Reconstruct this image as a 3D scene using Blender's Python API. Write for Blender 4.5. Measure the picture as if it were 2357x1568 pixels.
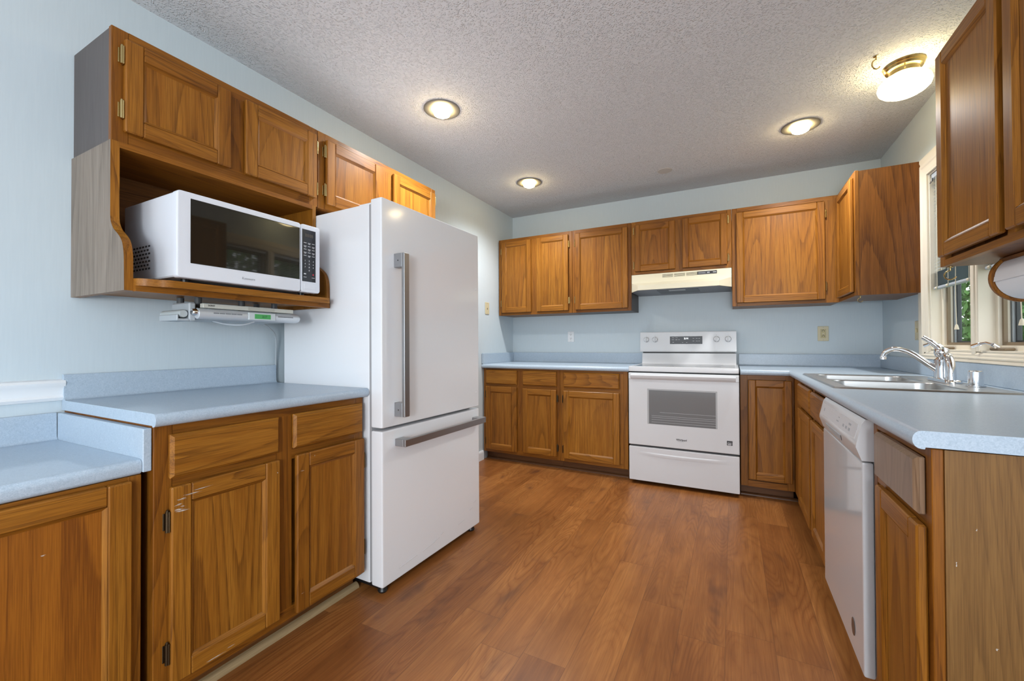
import bpy, bmesh, math, random
from mathutils import Vector, Matrix, Euler
random.seed(7)
PI = math.pi
S = bpy.context.scene
C = S.collection
for o in list(bpy.data.objects): bpy.data.objects.remove(o)

# ------------------------------------------------------------------ camera
CAM_H = 1.079
fpx, yaw, pit, rol = 966.7, .483067, .0090104, -.0037975
fw = Vector((-math.sin(yaw)*math.cos(pit), math.cos(yaw)*math.cos(pit), math.sin(pit)))
r0 = Vector((math.cos(yaw), math.sin(yaw), 0)); u0 = r0.cross(fw)
RV = math.cos(rol)*r0+math.sin(rol)*u0; UV = -math.sin(rol)*r0+math.cos(rol)*u0
cd = bpy.data.cameras.new('camera'); cam = bpy.data.objects.new('camera', cd); C.objects.link(cam)
cd.sensor_fit = 'HORIZONTAL'; cd.sensor_width = 36; cd.lens = fpx*36/2357; cd.clip_start = .02
M = Matrix.Identity(4)
for i in range(3): M[i][0], M[i][1], M[i][2] = RV[i], UV[i], -fw[i]
M[2][3] = CAM_H
cam.matrix_world = M
S.camera = cam

# ------------------------------------------------------------------ world, added lights, exposure
S.view_settings.view_transform = 'Standard'; S.view_settings.look = 'None'
S.view_settings.exposure = 0.67; S.view_settings.gamma = 1.0; S.view_settings.use_curve_mapping = False
W = bpy.data.worlds.new('sky'); S.world = W; W.use_nodes = True
bg = W.node_tree.nodes['Background']; bg.inputs[0].default_value = (.90, .95, 1, 1); bg.inputs[1].default_value = 1.8

def area(name, loc, rot, sx, sy, power, col):
    l = bpy.data.lights.new(name, 'AREA'); l.shape = 'RECTANGLE'; l.size = sx; l.size_y = sy; l.energy = power; l.color = col
    o = bpy.data.objects.new(name, l); C.objects.link(o); o.location = loc; o.rotation_euler = rot
    return o
# added area fill light at an unglazed opening assumed behind the camera
area('opening_fill_light', (-.6, -2.86, 1.25), (PI/2, 0, PI), 2.6, 2.0, 108, (.94, .97, 1))
# added fill light from the right behind the camera, before a solid wall
area('side_fill_light', (.98-.03, -1.9, 1.45), (0, PI/2, 0), 1.2, 1.5, 8, (.86, .93, 1))
# added soft fill behind the camera to lift ceiling and walls, no lamp there
def soft(name, loc, r, power, col):
    l = bpy.data.lights.new(name, 'POINT'); l.shadow_soft_size = r; l.energy = power; l.color = col
    o = bpy.data.objects.new(name, l); C.objects.link(o); o.location = loc
soft('rear_fill_light', (.3, -1.7, 1.15), .25, 86, (.92, .96, 1))

# ------------------------------------------------------------------ materials
def newmat(name):
    m = bpy.data.materials.new(name); m.use_nodes = True
    nt = m.node_tree; return m, nt, nt.nodes['Principled BSDF']
def N(nt, t, **k):
    n = nt.nodes.new(t)
    for a, b in k.items():
        if a.startswith('i_'):
            key = a[2:]; key = int(key) if key.isdigit() else key
            n.inputs[key].default_value = b
        else: setattr(n, a, b)
    return n
def mth(nt, op, a, b=None):
    n = nt.nodes.new('ShaderNodeMath'); n.operation = op
    for i, x in enumerate((a, b)):
        if x is None: continue
        if isinstance(x, (int, float)): n.inputs[i].default_value = x
        else: nt.links.new(x, n.inputs[i])
    return n.outputs[0]
def ramp(nt, fac, stops):
    r = nt.nodes.new('ShaderNodeValToRGB'); e = r.color_ramp.elements
    while len(e) < len(stops): e.new(.5)
    for el, (p, c) in zip(e, stops):
        el.position = p; el.color = (*c, 1) if len(c) == 3 else c
    nt.links.new(fac, r.inputs[0]); return r.outputs[0]
def mix(nt, fac, a, b, blend='MIX'):
    n = nt.nodes.new('ShaderNodeMix'); n.data_type = 'RGBA'; n.blend_type = blend
    for idx, x in ((0, fac), (6, a), (7, b)):
        if isinstance(x, (int, float)): n.inputs[idx].default_value = x
        elif isinstance(x, tuple): n.inputs[idx].default_value = (*x, 1)
        else: nt.links.new(x, n.inputs[idx])
    return n.outputs[2]
def bump(nt, h, strength, dist, bsdf):
    b = nt.nodes.new('ShaderNodeBump'); b.inputs['Strength'].default_value = strength; b.inputs['Distance'].default_value = dist
    nt.links.new(h, b.inputs['Height']); nt.links.new(b.outputs[0], bsdf.inputs['Normal'])
def plain(name, col, rough=.4, metal=0, spec=.5, emit=0, ecol=None, coat=0, crough=.03):
    m, nt, b = newmat(name)
    b.inputs['Base Color'].default_value = (*col, 1); b.inputs['Roughness'].default_value = rough
    b.inputs['Metallic'].default_value = metal; b.inputs['Specular IOR Level'].default_value = spec
    b.inputs['Coat Weight'].default_value = coat; b.inputs['Coat Roughness'].default_value = crough
    if emit:
        b.inputs['Emission Color'].default_value = (*(ecol or col), 1); b.inputs['Emission Strength'].default_value = emit
    return m
def objcoord(nt, seed, rnd=True):
    tc = N(nt, 'ShaderNodeTexCoord')
    add = N(nt, 'ShaderNodeVectorMath', operation='ADD'); nt.links.new(tc.outputs['Object'], add.inputs[0])
    if rnd:
        oi = N(nt, 'ShaderNodeObjectInfo')
        sc = N(nt, 'ShaderNodeVectorMath', operation='MULTIPLY_ADD')
        nt.links.new(oi.outputs['Random'], sc.inputs[0]); sc.inputs[1].default_value = (37, 53, 71); sc.inputs[2].default_value = (seed*3.1, seed*5.7, seed*2.3)
        nt.links.new(sc.outputs[0], add.inputs[1])
    else: add.inputs[1].default_value = (seed*3.1, seed*5.7, seed*2.3)
    return add.outputs[0]
def oak(name, axis, light, mid, dark, seed=0, rings=15, gs=4.2, rough=.40, ringw=.85, coat=.07, tint=.25):
    """open-grained oak, grain running along one axis"""
    m, nt, b = newmat(name)
    co = objcoord(nt, seed)
    def noise(across, along, scale, det=2, rg=.5, dist=0):
        mp = N(nt, 'ShaderNodeMapping'); nt.links.new(co, mp.inputs[0])
        s = [across]*3; s['xyz'.index(axis)] = along; mp.inputs['Scale'].default_value = s
        n = N(nt, 'ShaderNodeTexNoise', i_Scale=scale, i_Detail=det, i_Roughness=rg, i_Distortion=dist); nt.links.new(mp.outputs[0], n.inputs['Vector']); return n.outputs[0]
    big = noise(1, .085, gs, .6, .4, .0)
    wob = noise(1, .035, 85, 2, .6)
    v = mth(nt, 'ADD', mth(nt, 'MULTIPLY', big, rings*1.7), mth(nt, 'MULTIPLY', wob, .30))
    fr = mth(nt, 'FRACT', v)
    band = ramp(nt, fr, [(0, (0, 0, 0)), (.04, (1, 1, 1)), (.18, (.65, .65, .65)), (.45, (.12, .12, .12)), (.97, (0, 0, 0)), (1, (0, 0, 0))])
    pores = noise(1, .02, 420, 2, .6)
    pp = ramp(nt, pores, [(.36, (1, 1, 1)), (.62, (0, 0, 0))])
    amt = ramp(nt, noise(1, .25, 3.1, 1), [(.34, (.4, .4, .4)), (.58, (1, 1, 1))])
    dk = mth(nt, 'MULTIPLY', mth(nt, 'MULTIPLY', band, amt), mth(nt, 'ADD', mth(nt, 'MULTIPLY', pp, .55), .45))
    soft = ramp(nt, noise(1, .05, 26, 2, .55), [(.3, mid), (.7, light)])
    base = mix(nt, mth(nt, 'MULTIPLY', pp, .42), soft, dark)
    base = mix(nt, mth(nt, 'MULTIPLY', dk, ringw), base, dark)
    big2 = noise(1, .3, 2.2, 2)
    tone = ramp(nt, big2, [(.3, (.86, .84, .80)), (.7, (1.10, 1.10, 1.08))])
    base = mix(nt, .8, base, tone, 'MULTIPLY')
    oi = N(nt, 'ShaderNodeObjectInfo')
    base = mix(nt, 1.0, base, ramp(nt, oi.outputs['Random'], [(0, (.90, .86, .80)), (.5, (1, 1, 1)), (1, (1.08, 1.12, 1.12))]), 'MULTIPLY')
    nt.links.new(base, b.inputs['Base Color'])
    b.inputs['Roughness'].default_value = rough; b.inputs['Specular IOR Level'].default_value = .25; b.inputs['Coat Weight'].default_value = coat; b.inputs['Coat Roughness'].default_value = .2
    bump(nt, pores, .06, .001, b)
    return m
OL, OM, OD = (.385, .158, .020), (.278, .100, .010), (.095, .030, .004)
O2L, O2M, O2D = (.32, .122, .014), (.23, .080, .008), (.085, .026, .004)
oakZ = oak('oak_stile', 'z', OL, OM, OD, 1, rings=11, gs=6)
oakP = oak('oak_panel', 'z', OL, OM, OD, 2, rings=12, gs=4)
oakX = oak('oak_rail_x', 'x', OL, OM, OD, 3, rings=13, gs=6)
oakY = oak('oak_rail_y', 'y', OL, OM, OD, 4, rings=13, gs=6)
oakZd = oak('oak_frame', 'z', O2L, O2M, O2D, 5, rings=10, gs=6)
oakXd = oak('oak_frame_x', 'x', O2L, O2M, O2D, 6, rings=10, gs=6)
oakYd = oak('oak_frame_y', 'y', O2L, O2M, O2D, 7, rings=10, gs=6)
oakPly = oak('oak_veneer_end', 'z', (.235, .086, .014), (.165, .057, .008), (.06, .019, .004), 8, rings=12, gs=3)
oakIn = oak('oak_interior', 'y', (.22, .085, .02), (.17, .06, .014), (.08, .026, .008), 9, rings=14, gs=5, rough=.5)
greyV = oak('grey_veneer', 'z', (.29, .235, .195), (.245, .20, .165), (.115, .09, .07), 10, rings=8, gs=5, rough=.5, coat=.05, ringw=.75)
greyD = oak('dark_grey_veneer', 'z', (.115, .10, .098), (.105, .092, .090), (.075, .064, .062), 11, rings=20, gs=3, rough=.5, coat=.05, ringw=.3)
endV = oak('brown_veneer', 'z', (.235, .122, .038), (.185, .092, .028), (.105, .050, .016), 12, rings=20, gs=5, rough=.4, coat=.1)
deskP = oak('oak_desk_panel', 'z', (.33, .112, .012), (.24, .076, .008), (.12, .034, .005), 13, rings=8, gs=4.5, ringw=.9)
toeW = oak('oak_toe', 'x', (.17, .075, .03), (.13, .055, .022), (.06, .025, .011), 14)
toeWy = oak('oak_toe_y', 'y', (.22, .085, .02), (.16, .06, .016), (.06, .025, .011), 14)
tanM = oak('tan_moulding', 'y', (.42, .31, .17), (.36, .26, .14), (.25, .17, .09), 15, rough=.5, coat=0)

def wallmat():
    m, nt, b = newmat('pale_blue_wall_paint')
    tc = N(nt, 'ShaderNodeTexCoord')
    mp = N(nt, 'ShaderNodeMapping'); mp.inputs['Scale'].default_value = (1, 1, .06); nt.links.new(tc.outputs['Object'], mp.inputs[0])
    n = N(nt, 'ShaderNodeTexNoise', i_Scale=160.0, i_Detail=2.0); nt.links.new(mp.outputs[0], n.inputs['Vector'])
    nt.links.new(ramp(nt, n.outputs[0], [(.3, (.575, .655, .70)), (.7, (.595, .675, .718))]), b.inputs['Base Color'])
    b.inputs['Roughness'].default_value = .48; b.inputs['Specular IOR Level'].default_value = .35
    bump(nt, n.outputs[0], .03, .002, b); return m
wallM = wallmat()
def ceilmat():
    m, nt, b = newmat('popcorn_ceiling')
    tc = N(nt, 'ShaderNodeTexCoord')
    wv = N(nt, 'ShaderNodeTexNoise', i_Scale=60.0, i_Detail=1.0); nt.links.new(tc.outputs['Object'], wv.inputs['Vector'])
    v = N(nt, 'ShaderNodeTexVoronoi', i_Scale=125.0); nt.links.new(tc.outputs['Object'], v.inputs['Vector'])
    blob = ramp(nt, v.outputs['Distance'], [(.08, (1, 1, 1)), (.50, (0, 0, 0))])
    h = mth(nt, 'MULTIPLY', blob, ramp(nt, wv.outputs[0], [(.35, (.25, .25, .25)), (.65, (1, 1, 1))]))
    nt.links.new(ramp(nt, h, [(.1, (.72, .74, .77)), (.75, (.85, .872, .90))]), b.inputs['Base Color'])
    b.inputs['Roughness'].default_value = .85; b.inputs['Specular IOR Level'].default_value = .25
    bump(nt, h, .8, .009, b); return m
ceilM = ceilmat()
def floormat():
    m, nt, b = newmat('laminate_plank_floor')
    tc = N(nt, 'ShaderNodeTexCoord'); sp = N(nt, 'ShaderNodeSeparateXYZ'); nt.links.new(tc.outputs['Object'], sp.inputs[0])
    PW, PL = .1565, 1.22
    xs = mth(nt, 'DIVIDE', mth(nt, 'ADD', sp.outputs[0], .0305+PW*40), PW)
    idx = mth(nt, 'FLOOR', xs); fx = mth(nt, 'FRACT', xs)
    wn = N(nt, 'ShaderNodeTexWhiteNoise', noise_dimensions='1D'); nt.links.new(idx, wn.inputs['W'])
    ys = mth(nt, 'DIVIDE', mth(nt, 'ADD', mth(nt, 'ADD', sp.outputs[1], 20.0), mth(nt, 'MULTIPLY', wn.outputs['Value'], PL)), PL)
    idy = mth(nt, 'FLOOR', ys); fy = mth(nt, 'FRACT', ys)
    cb = N(nt, 'ShaderNodeCombineXYZ'); nt.links.new(idx, cb.inputs[0]); nt.links.new(idy, cb.inputs[1])
    w2 = N(nt, 'ShaderNodeTexWhiteNoise', noise_dimensions='2D'); nt.links.new(cb.outputs[0], w2.inputs['Vector'])
    off = N(nt, 'ShaderNodeVectorMath', operation='MULTIPLY_ADD'); nt.links.new(w2.outputs['Color'], off.inputs[0]); off.inputs[1].default_value = (40, 40, 40)
    nt.links.new(tc.outputs['Object'], off.inputs[2])
    def noise(ax, al, scale, det=2, rg=.5, dist=0):
        mp = N(nt, 'ShaderNodeMapping'); mp.inputs['Scale'].default_value = (ax, al, ax); nt.links.new(off.outputs[0], mp.inputs[0])
        n = N(nt, 'ShaderNodeTexNoise', i_Scale=scale, i_Detail=det, i_Roughness=rg, i_Distortion=dist); nt.links.new(mp.outputs[0], n.inputs['Vector']); return n.outputs[0]
    big = noise(1, .15, 6.0, 1.4, .5, .35)
    v = mth(nt, 'FRACT', mth(nt, 'ADD', mth(nt, 'MULTIPLY', big, 26), mth(nt, 'MULTIPLY', noise(1, .07, 60), .7)))
    L_, M_, D_ = (.39, .165, .046), (.285, .105, .027), (.165, .056, .014)
    rc = ramp(nt, v, [(0, D_), (.10, M_), (.45, L_), (.9, M_), (1, D_)])
    base = mix(nt, ramp(nt, noise(1, .3, 3.3, 1), [(.36, (.15, .15, .15)), (.62, (.85, .85, .85))]), M_, rc)
    cl = ramp(nt, noise(1, .5, 4.5, 3, .6), [(.35, (.80, .76, .72)), (.65, (1.12, 1.12, 1.10))])
    base = mix(nt, .42, base, ramp(nt, noise(1, .06, 24, 3, .6), [(.3, D_), (.5, M_), (.7, L_)]))
    base = mix(nt, .9, base, cl, 'MULTIPLY')
    fine = noise(1, .025, 210, 3, .65)
    base = mix(nt, mth(nt, 'MULTIPLY', ramp(nt, fine, [(.38, (1, 1, 1)), (.62, (0, 0, 0))]), .38), base, D_)
    kn = noise(1, .45, 5.0, 3, .6, .3)
    base = mix(nt, mth(nt, 'MULTIPLY', ramp(nt, kn, [(.60, (0, 0, 0)), (.76, (1, 1, 1))]), .75), base, (.085, .034, .018))
    pt = ramp(nt, w2.outputs['Value'], [(0, (.86, .80, .76)), (.5, (1, 1, 1)), (1, (1.16, 1.20, 1.22))])
    base = mix(nt, 1.0, base, pt, 'MULTIPLY')
    gx = mth(nt, 'LESS_THAN', mth(nt, 'MINIMUM', fx, mth(nt, 'SUBTRACT', 1.0, fx)), .007)
    gy = mth(nt, 'LESS_THAN', fy, .0016)
    g = mth(nt, 'MAXIMUM', gx, gy)
    base = mix(nt, mth(nt, 'MULTIPLY', g, .42), base, (.06, .022, .01))
    nt.links.new(base, b.inputs['Base Color'])
    b.inputs['Roughness'].default_value = .36; b.inputs['Specular IOR Level'].default_value = .32
    bump(nt, mth(nt, 'SUBTRACT', mth(nt, 'MULTIPLY', fine, .3), g), .15, .002, b); return m
floorM = floormat()
def lammat():
    m, nt, b = newmat('pale_blue_laminate')
    tc = N(nt, 'ShaderNodeTexCoord')
    n = N(nt, 'ShaderNodeTexNoise', i_Scale=130.0, i_Detail=4.0, i_Roughness=.7, i_Distortion=2.2); nt.links.new(tc.outputs['Object'], n.inputs['Vector'])
    nt.links.new(ramp(nt, n.outputs[0], [(.32, (.35, .44, .535)), (.5, (.42, .515, .615)), (.68, (.50, .59, .68))]), b.inputs['Base Color'])
    b.inputs['Roughness'].default_value = .30; b.inputs['Specular IOR Level'].default_value = .5
    bump(nt, n.outputs[0], .05, .001, b); return m
lamM = lammat()
whiteA = plain('white_enamel', (.66, .67, .69), .24, coat=.25)
whiteF = plain('white_fridge', (.85, .865, .89), .24, coat=.6, crough=.10)
whiteMW = plain('white_microwave', (.74, .77, .83), .3)
whiteTrim = plain('white_trim_paint', (.82, .84, .86), .4)
creamTrim = plain('cream_window_paint', (.78, .72, .60), .4)
creamHood = plain('cream_hood_enamel', (.74, .69, .53), .4)
greyHood = plain('grey_hood_underside', (.22, .23, .25), .5)
almond = plain('almond_plastic', (.62, .55, .36), .4)
whiteP = plain('white_plastic', (.80, .82, .84), .35)
black = plain('black_plastic', (.012, .012, .013), .35)
blackG = plain('black_glass', (.010, .010, .011), .05, spec=.6)
winG = plain('grey_oven_glass', (.16, .165, .17), .10)
mwGlass = plain('dark_microwave_glass', (.016, .013, .009), .035, spec=.65)
panelG = plain('control_glass', (.018, .020, .025), .10)
brass = plain('polished_brass', (.50, .38, .17), .24, 1)
bronze = plain('dark_bronze', (.10, .075, .045), .4, 1)
steelB = plain('brushed_nickel', (.38, .38, .385), .38, 1)
steelS = plain('stainless_sink', (.55, .55, .54), .30, 1)
chrome = plain('chrome', (.82, .83, .85), .07, 1)
frameB = plain('tan_bronze_screen_frame', (.20, .145, .085), .5)
greySash = plain('grey_sash', (.50, .56, .60), .5)
darkSash = plain('dark_sash_gap', (.045, .05, .055), .5)
blindM = plain('pale_blind_slat', (.44, .49, .55), .5)
cordM = plain('cream_cord', (.72, .66, .52), .7)
greyTxt = plain('grey_lettering', (.35, .37, .40), .4)
blackTxt = plain('black_lettering', (.02, .02, .02), .5)
whiteTxt = plain('white_lettering', (.75, .76, .78), .5)
redTxt = plain('red_mark', (.7, .03, .06), .5)
litTxt = plain('lit_display_digits', (.9, .97, 1), .4, emit=2.0, ecol=(.9, .97, 1))
amberTxt = plain('unlit_display_digits', (.09, .075, .055), .4)
silverP = plain('silver_plastic', (.62, .66, .70), .3, .3)
greyP = plain('grey_plastic', (.42, .46, .49), .45)
lcdM = plain('green_lcd', (.06, .32, .09), .35, emit=.10, ecol=(.06, .32, .09))
paper = plain('white_paper', (.80, .80, .82), .9)
trimGrey = plain('light_trim_ring', (.17, .165, .15), .5)
bulbM = plain('warm_bulb', (1, .85, .55), .4, emit=34, ecol=(1, .76, .38))
globeM = plain('lit_opal_glass', (1, .93, .8), .3, emit=8.5, ecol=(1, .80, .42))
leafM = plain('leaf_green', (.13, .31, .06), .6)
leafM2 = plain('leaf_green_dark', (.075, .19, .04), .6)
barkM = plain('bark', (.10, .07, .05), .9)
grassM = plain('lawn_green', (.10, .20, .05), .9)
scuffM = plain('white_paint_scuff', (.60, .58, .54), .7)
def glassmat():
    m, nt, b = newmat('window_glass')
    for n in list(nt.nodes):
        if n.type != 'OUTPUT_MATERIAL': nt.nodes.remove(n)
    out = [n for n in nt.nodes if n.type == 'OUTPUT_MATERIAL'][0]
    t = N(nt, 'ShaderNodeBsdfTransparent'); g = N(nt, 'ShaderNodeBsdfGlossy', i_Roughness=.02); lw = N(nt, 'ShaderNodeLayerWeight', i_Blend=.5); f = nt.nodes.new('ShaderNodeMath'); f.operation = 'POWER'; f.inputs[1].default_value = 6.0; nt.links.new(lw.outputs['Facing'], f.inputs[0]); mx = N(nt, 'ShaderNodeMixShader')
    nt.links.new(f.outputs[0], mx.inputs[0]); nt.links.new(t.outputs[0], mx.inputs[1]); nt.links.new(g.outputs[0], mx.inputs[2]); nt.links.new(mx.outputs[0], out.inputs[0]); return m
glassM = glassmat()

# ------------------------------------------------------------------ builders
class Fr:
    """a face frame: u along the face, v up, d out of the face"""
    def __init__(s, O, U, V, D): s.O, s.U, s.V, s.D = Vector(O), Vector(U), Vector(V), Vector(D)
    def __call__(s, u, v, d): return s.O+u*s.U+v*s.V+d*s.D
def FL(x): return Fr((x, 0, 0), (0, 1, 0), (0, 0, 1), (1, 0, 0))      # on the left wall side, facing +x
def FB(y): return Fr((0, y, 0), (1, 0, 0), (0, 0, 1), (0, -1, 0))     # back wall side, facing -y
def FR_(x): return Fr((x, 0, 0), (0, 1, 0), (0, 0, 1), (-1, 0, 0))    # right wall side, facing -x
WORLD = Fr((0, 0, 0), (1, 0, 0), (0, 0, 1), (0, 1, 0))               # u=x, v=z, d=y

def root_of(o):
    while o.parent: o = o.parent
    return o
def soft_normals(me, c):
    """area-weighted corner normals, so small bevels do not bend the shading of the big faces"""
    me.update(); P = me.polygons; around = {}
    nr = [p.normal.copy() for p in P]; ar = [p.area for p in P]
    for p in P:
        for v in p.vertices: around.setdefault(v, []).append(p.index)
    out = [None]*len(me.loops)
    for p in P:
        n0 = nr[p.index]
        for li, v in zip(p.loop_indices, p.vertices):
            acc = Vector((0, 0, 0))
            for q in around[v]:
                if nr[q].dot(n0) > c: acc += nr[q]*ar[q]
            out[li] = acc.normalized() if acc.length > 1e-12 else n0
    me.normals_split_custom_set(out)
class MB:
    def __init__(s): s.v = []; s.f = []; s.mi = []; s.sm = []
    def raw(s, vs, fs, mi=0, fix=True):
        bm = bmesh.new(); bv = [bm.verts.new(p) for p in vs]
        for f in fs:
            try: bm.faces.new([bv[i] for i in f])
            except ValueError: pass
        if fix: bmesh.ops.recalc_face_normals(bm, faces=bm.faces)
        s.merge(bm, mi); return s
    def merge(s, bm, mi=0):
        b0 = len(s.v); bm.verts.index_update()
        for v in bm.verts: s.v.append(v.co.copy())
        for f in bm.faces: s.f.append([b0+v.index for v in f.verts]); s.mi.append(mi)
        bm.free()
    def box(s, fr, u0, u1, v0, v1, d0, d1, mi=0, bev=0, seg=1):
        bm = bmesh.new()
        pts = [(u, v, d) for u in (u0, u1) for v in (v0, v1) for d in (d0, d1)]
        bv = [bm.verts.new(p) for p in pts]
        for f in ((0, 1, 3, 2), (4, 6, 7, 5), (0, 4, 5, 1), (2, 3, 7, 6), (0, 2, 6, 4), (1, 5, 7, 3)): bm.faces.new([bv[i] for i in f])
        if bev: bmesh.ops.bevel(bm, geom=list(bm.edges), offset=bev, segments=seg, affect='EDGES', profile=.5)
        for v in bm.verts: v.co = fr(*v.co)
        bmesh.ops.recalc_face_normals(bm, faces=bm.faces)
        s.merge(bm, mi); return s
    def wbox(s, x0, x1, y0, y1, z0, z1, mi=0, bev=0, seg=1): return s.box(WORLD, x0, x1, z0, z1, y0, y1, mi, bev, seg)
    def loft(s, rings, mi=0, cap0=True, cap1=True, closed=True):
        n = len(rings[0]); vs = [p for r in rings for p in r]; fs = []
        for i in range(len(rings)-1):
            for j in range(n if closed else n-1):
                k = (j+1) % n; fs.append((i*n+j, i*n+k, (i+1)*n+k, (i+1)*n+j))
        if cap0: fs.append(tuple(range(n)))
        if cap1: fs.append(tuple((len(rings)-1)*n+j for j in range(n)))
        return s.raw(vs, fs, mi)
    def lathe(s, c, axis, prof, n=28, mi=0, cap0=True, cap1=True):
        c = Vector(c); a = Vector(axis).normalized(); t = Vector((1, 0, 0)) if abs(a.x) < .9 else Vector((0, 1, 0))
        e1 = a.cross(t).normalized(); e2 = a.cross(e1)
        return s.loft([[c+a*h+(e1*math.cos(2*PI*j/n)+e2*math.sin(2*PI*j/n))*max(r, 1e-4) for j in range(n)] for r, h in prof], mi, cap0, cap1)
    def cyl(s, p0, p1, r, r1=None, n=20, mi=0):
        p0, p1 = Vector(p0), Vector(p1)
        return s.lathe(p0, p1-p0, [(r, 0), (r if r1 is None else r1, (p1-p0).length)], n, mi)
    def tube(s, pts, r, n=14, mi=0, smooth=True):
        pts = [Vector(p) for p in pts]; rad = r if isinstance(r, list) else [r]*len(pts)
        rings = []; prev = None
        for i, p in enumerate(pts):
            t = (pts[min(i+1, len(pts)-1)]-pts[max(i-1, 0)]).normalized()
            if prev is None:
                a = Vector((0, 0, 1)) if abs(t.z) < .9 else Vector((1, 0, 0)); e1 = t.cross(a).normalized()
            else: e1 = (prev-t*prev.dot(t)).normalized()
            e2 = t.cross(e1); prev = e1
            rings.append([p+(e1*math.cos(2*PI*j/n)+e2*math.sin(2*PI*j/n))*rad[i] for j in range(n)])
        return s.loft(rings, mi)
    def extr(s, fn, poly, t0, t1, mi=0):
        return s.loft([[fn(a, b, t0) for a, b in poly], [fn(a, b, t1) for a, b in poly]], mi)
    def build(s, name, mats, parent=None, local=False, ang=40):
        me = bpy.data.meshes.new(name)
        off = Vector((0, 0, 0)) if (parent is None or local) else root_of(parent).location
        me.from_pydata([tuple(v-off) for v in s.v], [], s.f)
        if not isinstance(mats, (list, tuple)): mats = [mats]
        for m in mats: me.materials.append(m)
        for p, mi in zip(me.polygons, s.mi): p.material_index = mi; p.use_smooth = True
        soft_normals(me, math.cos(math.radians(ang)))
        o = bpy.data.objects.new(name, me); C.objects.link(o)
        if parent is not None: o.parent = parent
        return o
def catmull(P, k=8):
    P = [Vector(p) for p in P]; out = []
    for i in range(len(P)-1):
        a, b, c, d = P[max(i-1, 0)], P[i], P[i+1], P[min(i+2, len(P)-1)]
        for j in range(k):
            t = j/k; out.append(.5*((2*b)+(c-a)*t+(2*a-5*b+4*c-d)*t*t+(3*b-a-3*c+d)*t**3))
    return out+[P[-1]]
def thing(name, label, cat, loc=(0, 0, 0), rot=(0, 0, 0), group=None):
    o = bpy.data.objects.new(name, None); C.objects.link(o); o.location = loc; o.rotation_euler = rot
    o.empty_display_size = .05; return tag(o, label, cat, group)
def tag(o, label, cat, group=None, kind=None):
    o['label'] = label; o['category'] = cat
    if group: o['group'] = group
    if kind: o['kind'] = kind
    return o
def struct(o, label=None):
    o['kind'] = 'structure'
    if label: o['label'] = label
    return o
def lettering(txt, size, O, R, U, mat, name, parent, local=False, depth=.0006, align='CENTER', sx=1.0, bold=0):
    cu = bpy.data.curves.new(name, 'FONT'); cu.body = txt; cu.size = size; cu.extrude = depth/2; cu.offset = bold; cu.align_x = align; cu.align_y = 'CENTER'; cu.resolution_u = 3
    t = bpy.data.objects.new('tmp_text', cu); C.objects.link(t)
    dg = bpy.context.evaluated_depsgraph_get(); me = bpy.data.meshes.new_from_object(t.evaluated_get(dg)); me.name = name
    bpy.data.objects.remove(t); bpy.data.curves.remove(cu)
    R, U, O = Vector(R), Vector(U), Vector(O); D = R.cross(U)
    off = Vector((0, 0, 0)) if local else root_of(parent).location
    for v in me.vertices: v.co = O+R*v.co.x*sx+U*v.co.y+D*(v.co.z+depth/2)-off
    me.materials.clear(); me.materials.append(mat)
    o = bpy.data.objects.new(name, me); C.objects.link(o); o.parent = parent; return o

def rail(fr): return oakX if abs(fr.U.x) > .5 else oakY
def raild(fr): return oakXd if abs(fr.U.x) > .5 else oakYd
T = .019
def ragged(m, fr, a0, a1, b0, b1, d, mi):
    """a worn paint scuff: a few tapering slivers"""
    rd = random.Random(int(a0*7919+b0*104729)); n = 3
    for k in range(n):
        h = (b1-b0)/n; c = b0+h*(k+.5)+rd.uniform(-h, h)*.4; u0 = a0+(a1-a0)*rd.uniform(0, .35); u1 = a1-(a1-a0)*rd.uniform(0, .4)
        up, lo = [], []
        for i in range(9):
            t = i/8; w = h*(.15+.75*math.sin(PI*min(1, t*1.1)))*rd.uniform(.35, 1.0)*.6; u = u0+(u1-u0)*t; cc = c+h*rd.uniform(-.25, .25)
            up.append(fr(u, cc+w, d)); lo.append(fr(u, cc-w, d))
        m.raw(up+lo, [(i, i+1, 10+i, 9+i) for i in range(8)], mi, False)
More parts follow.
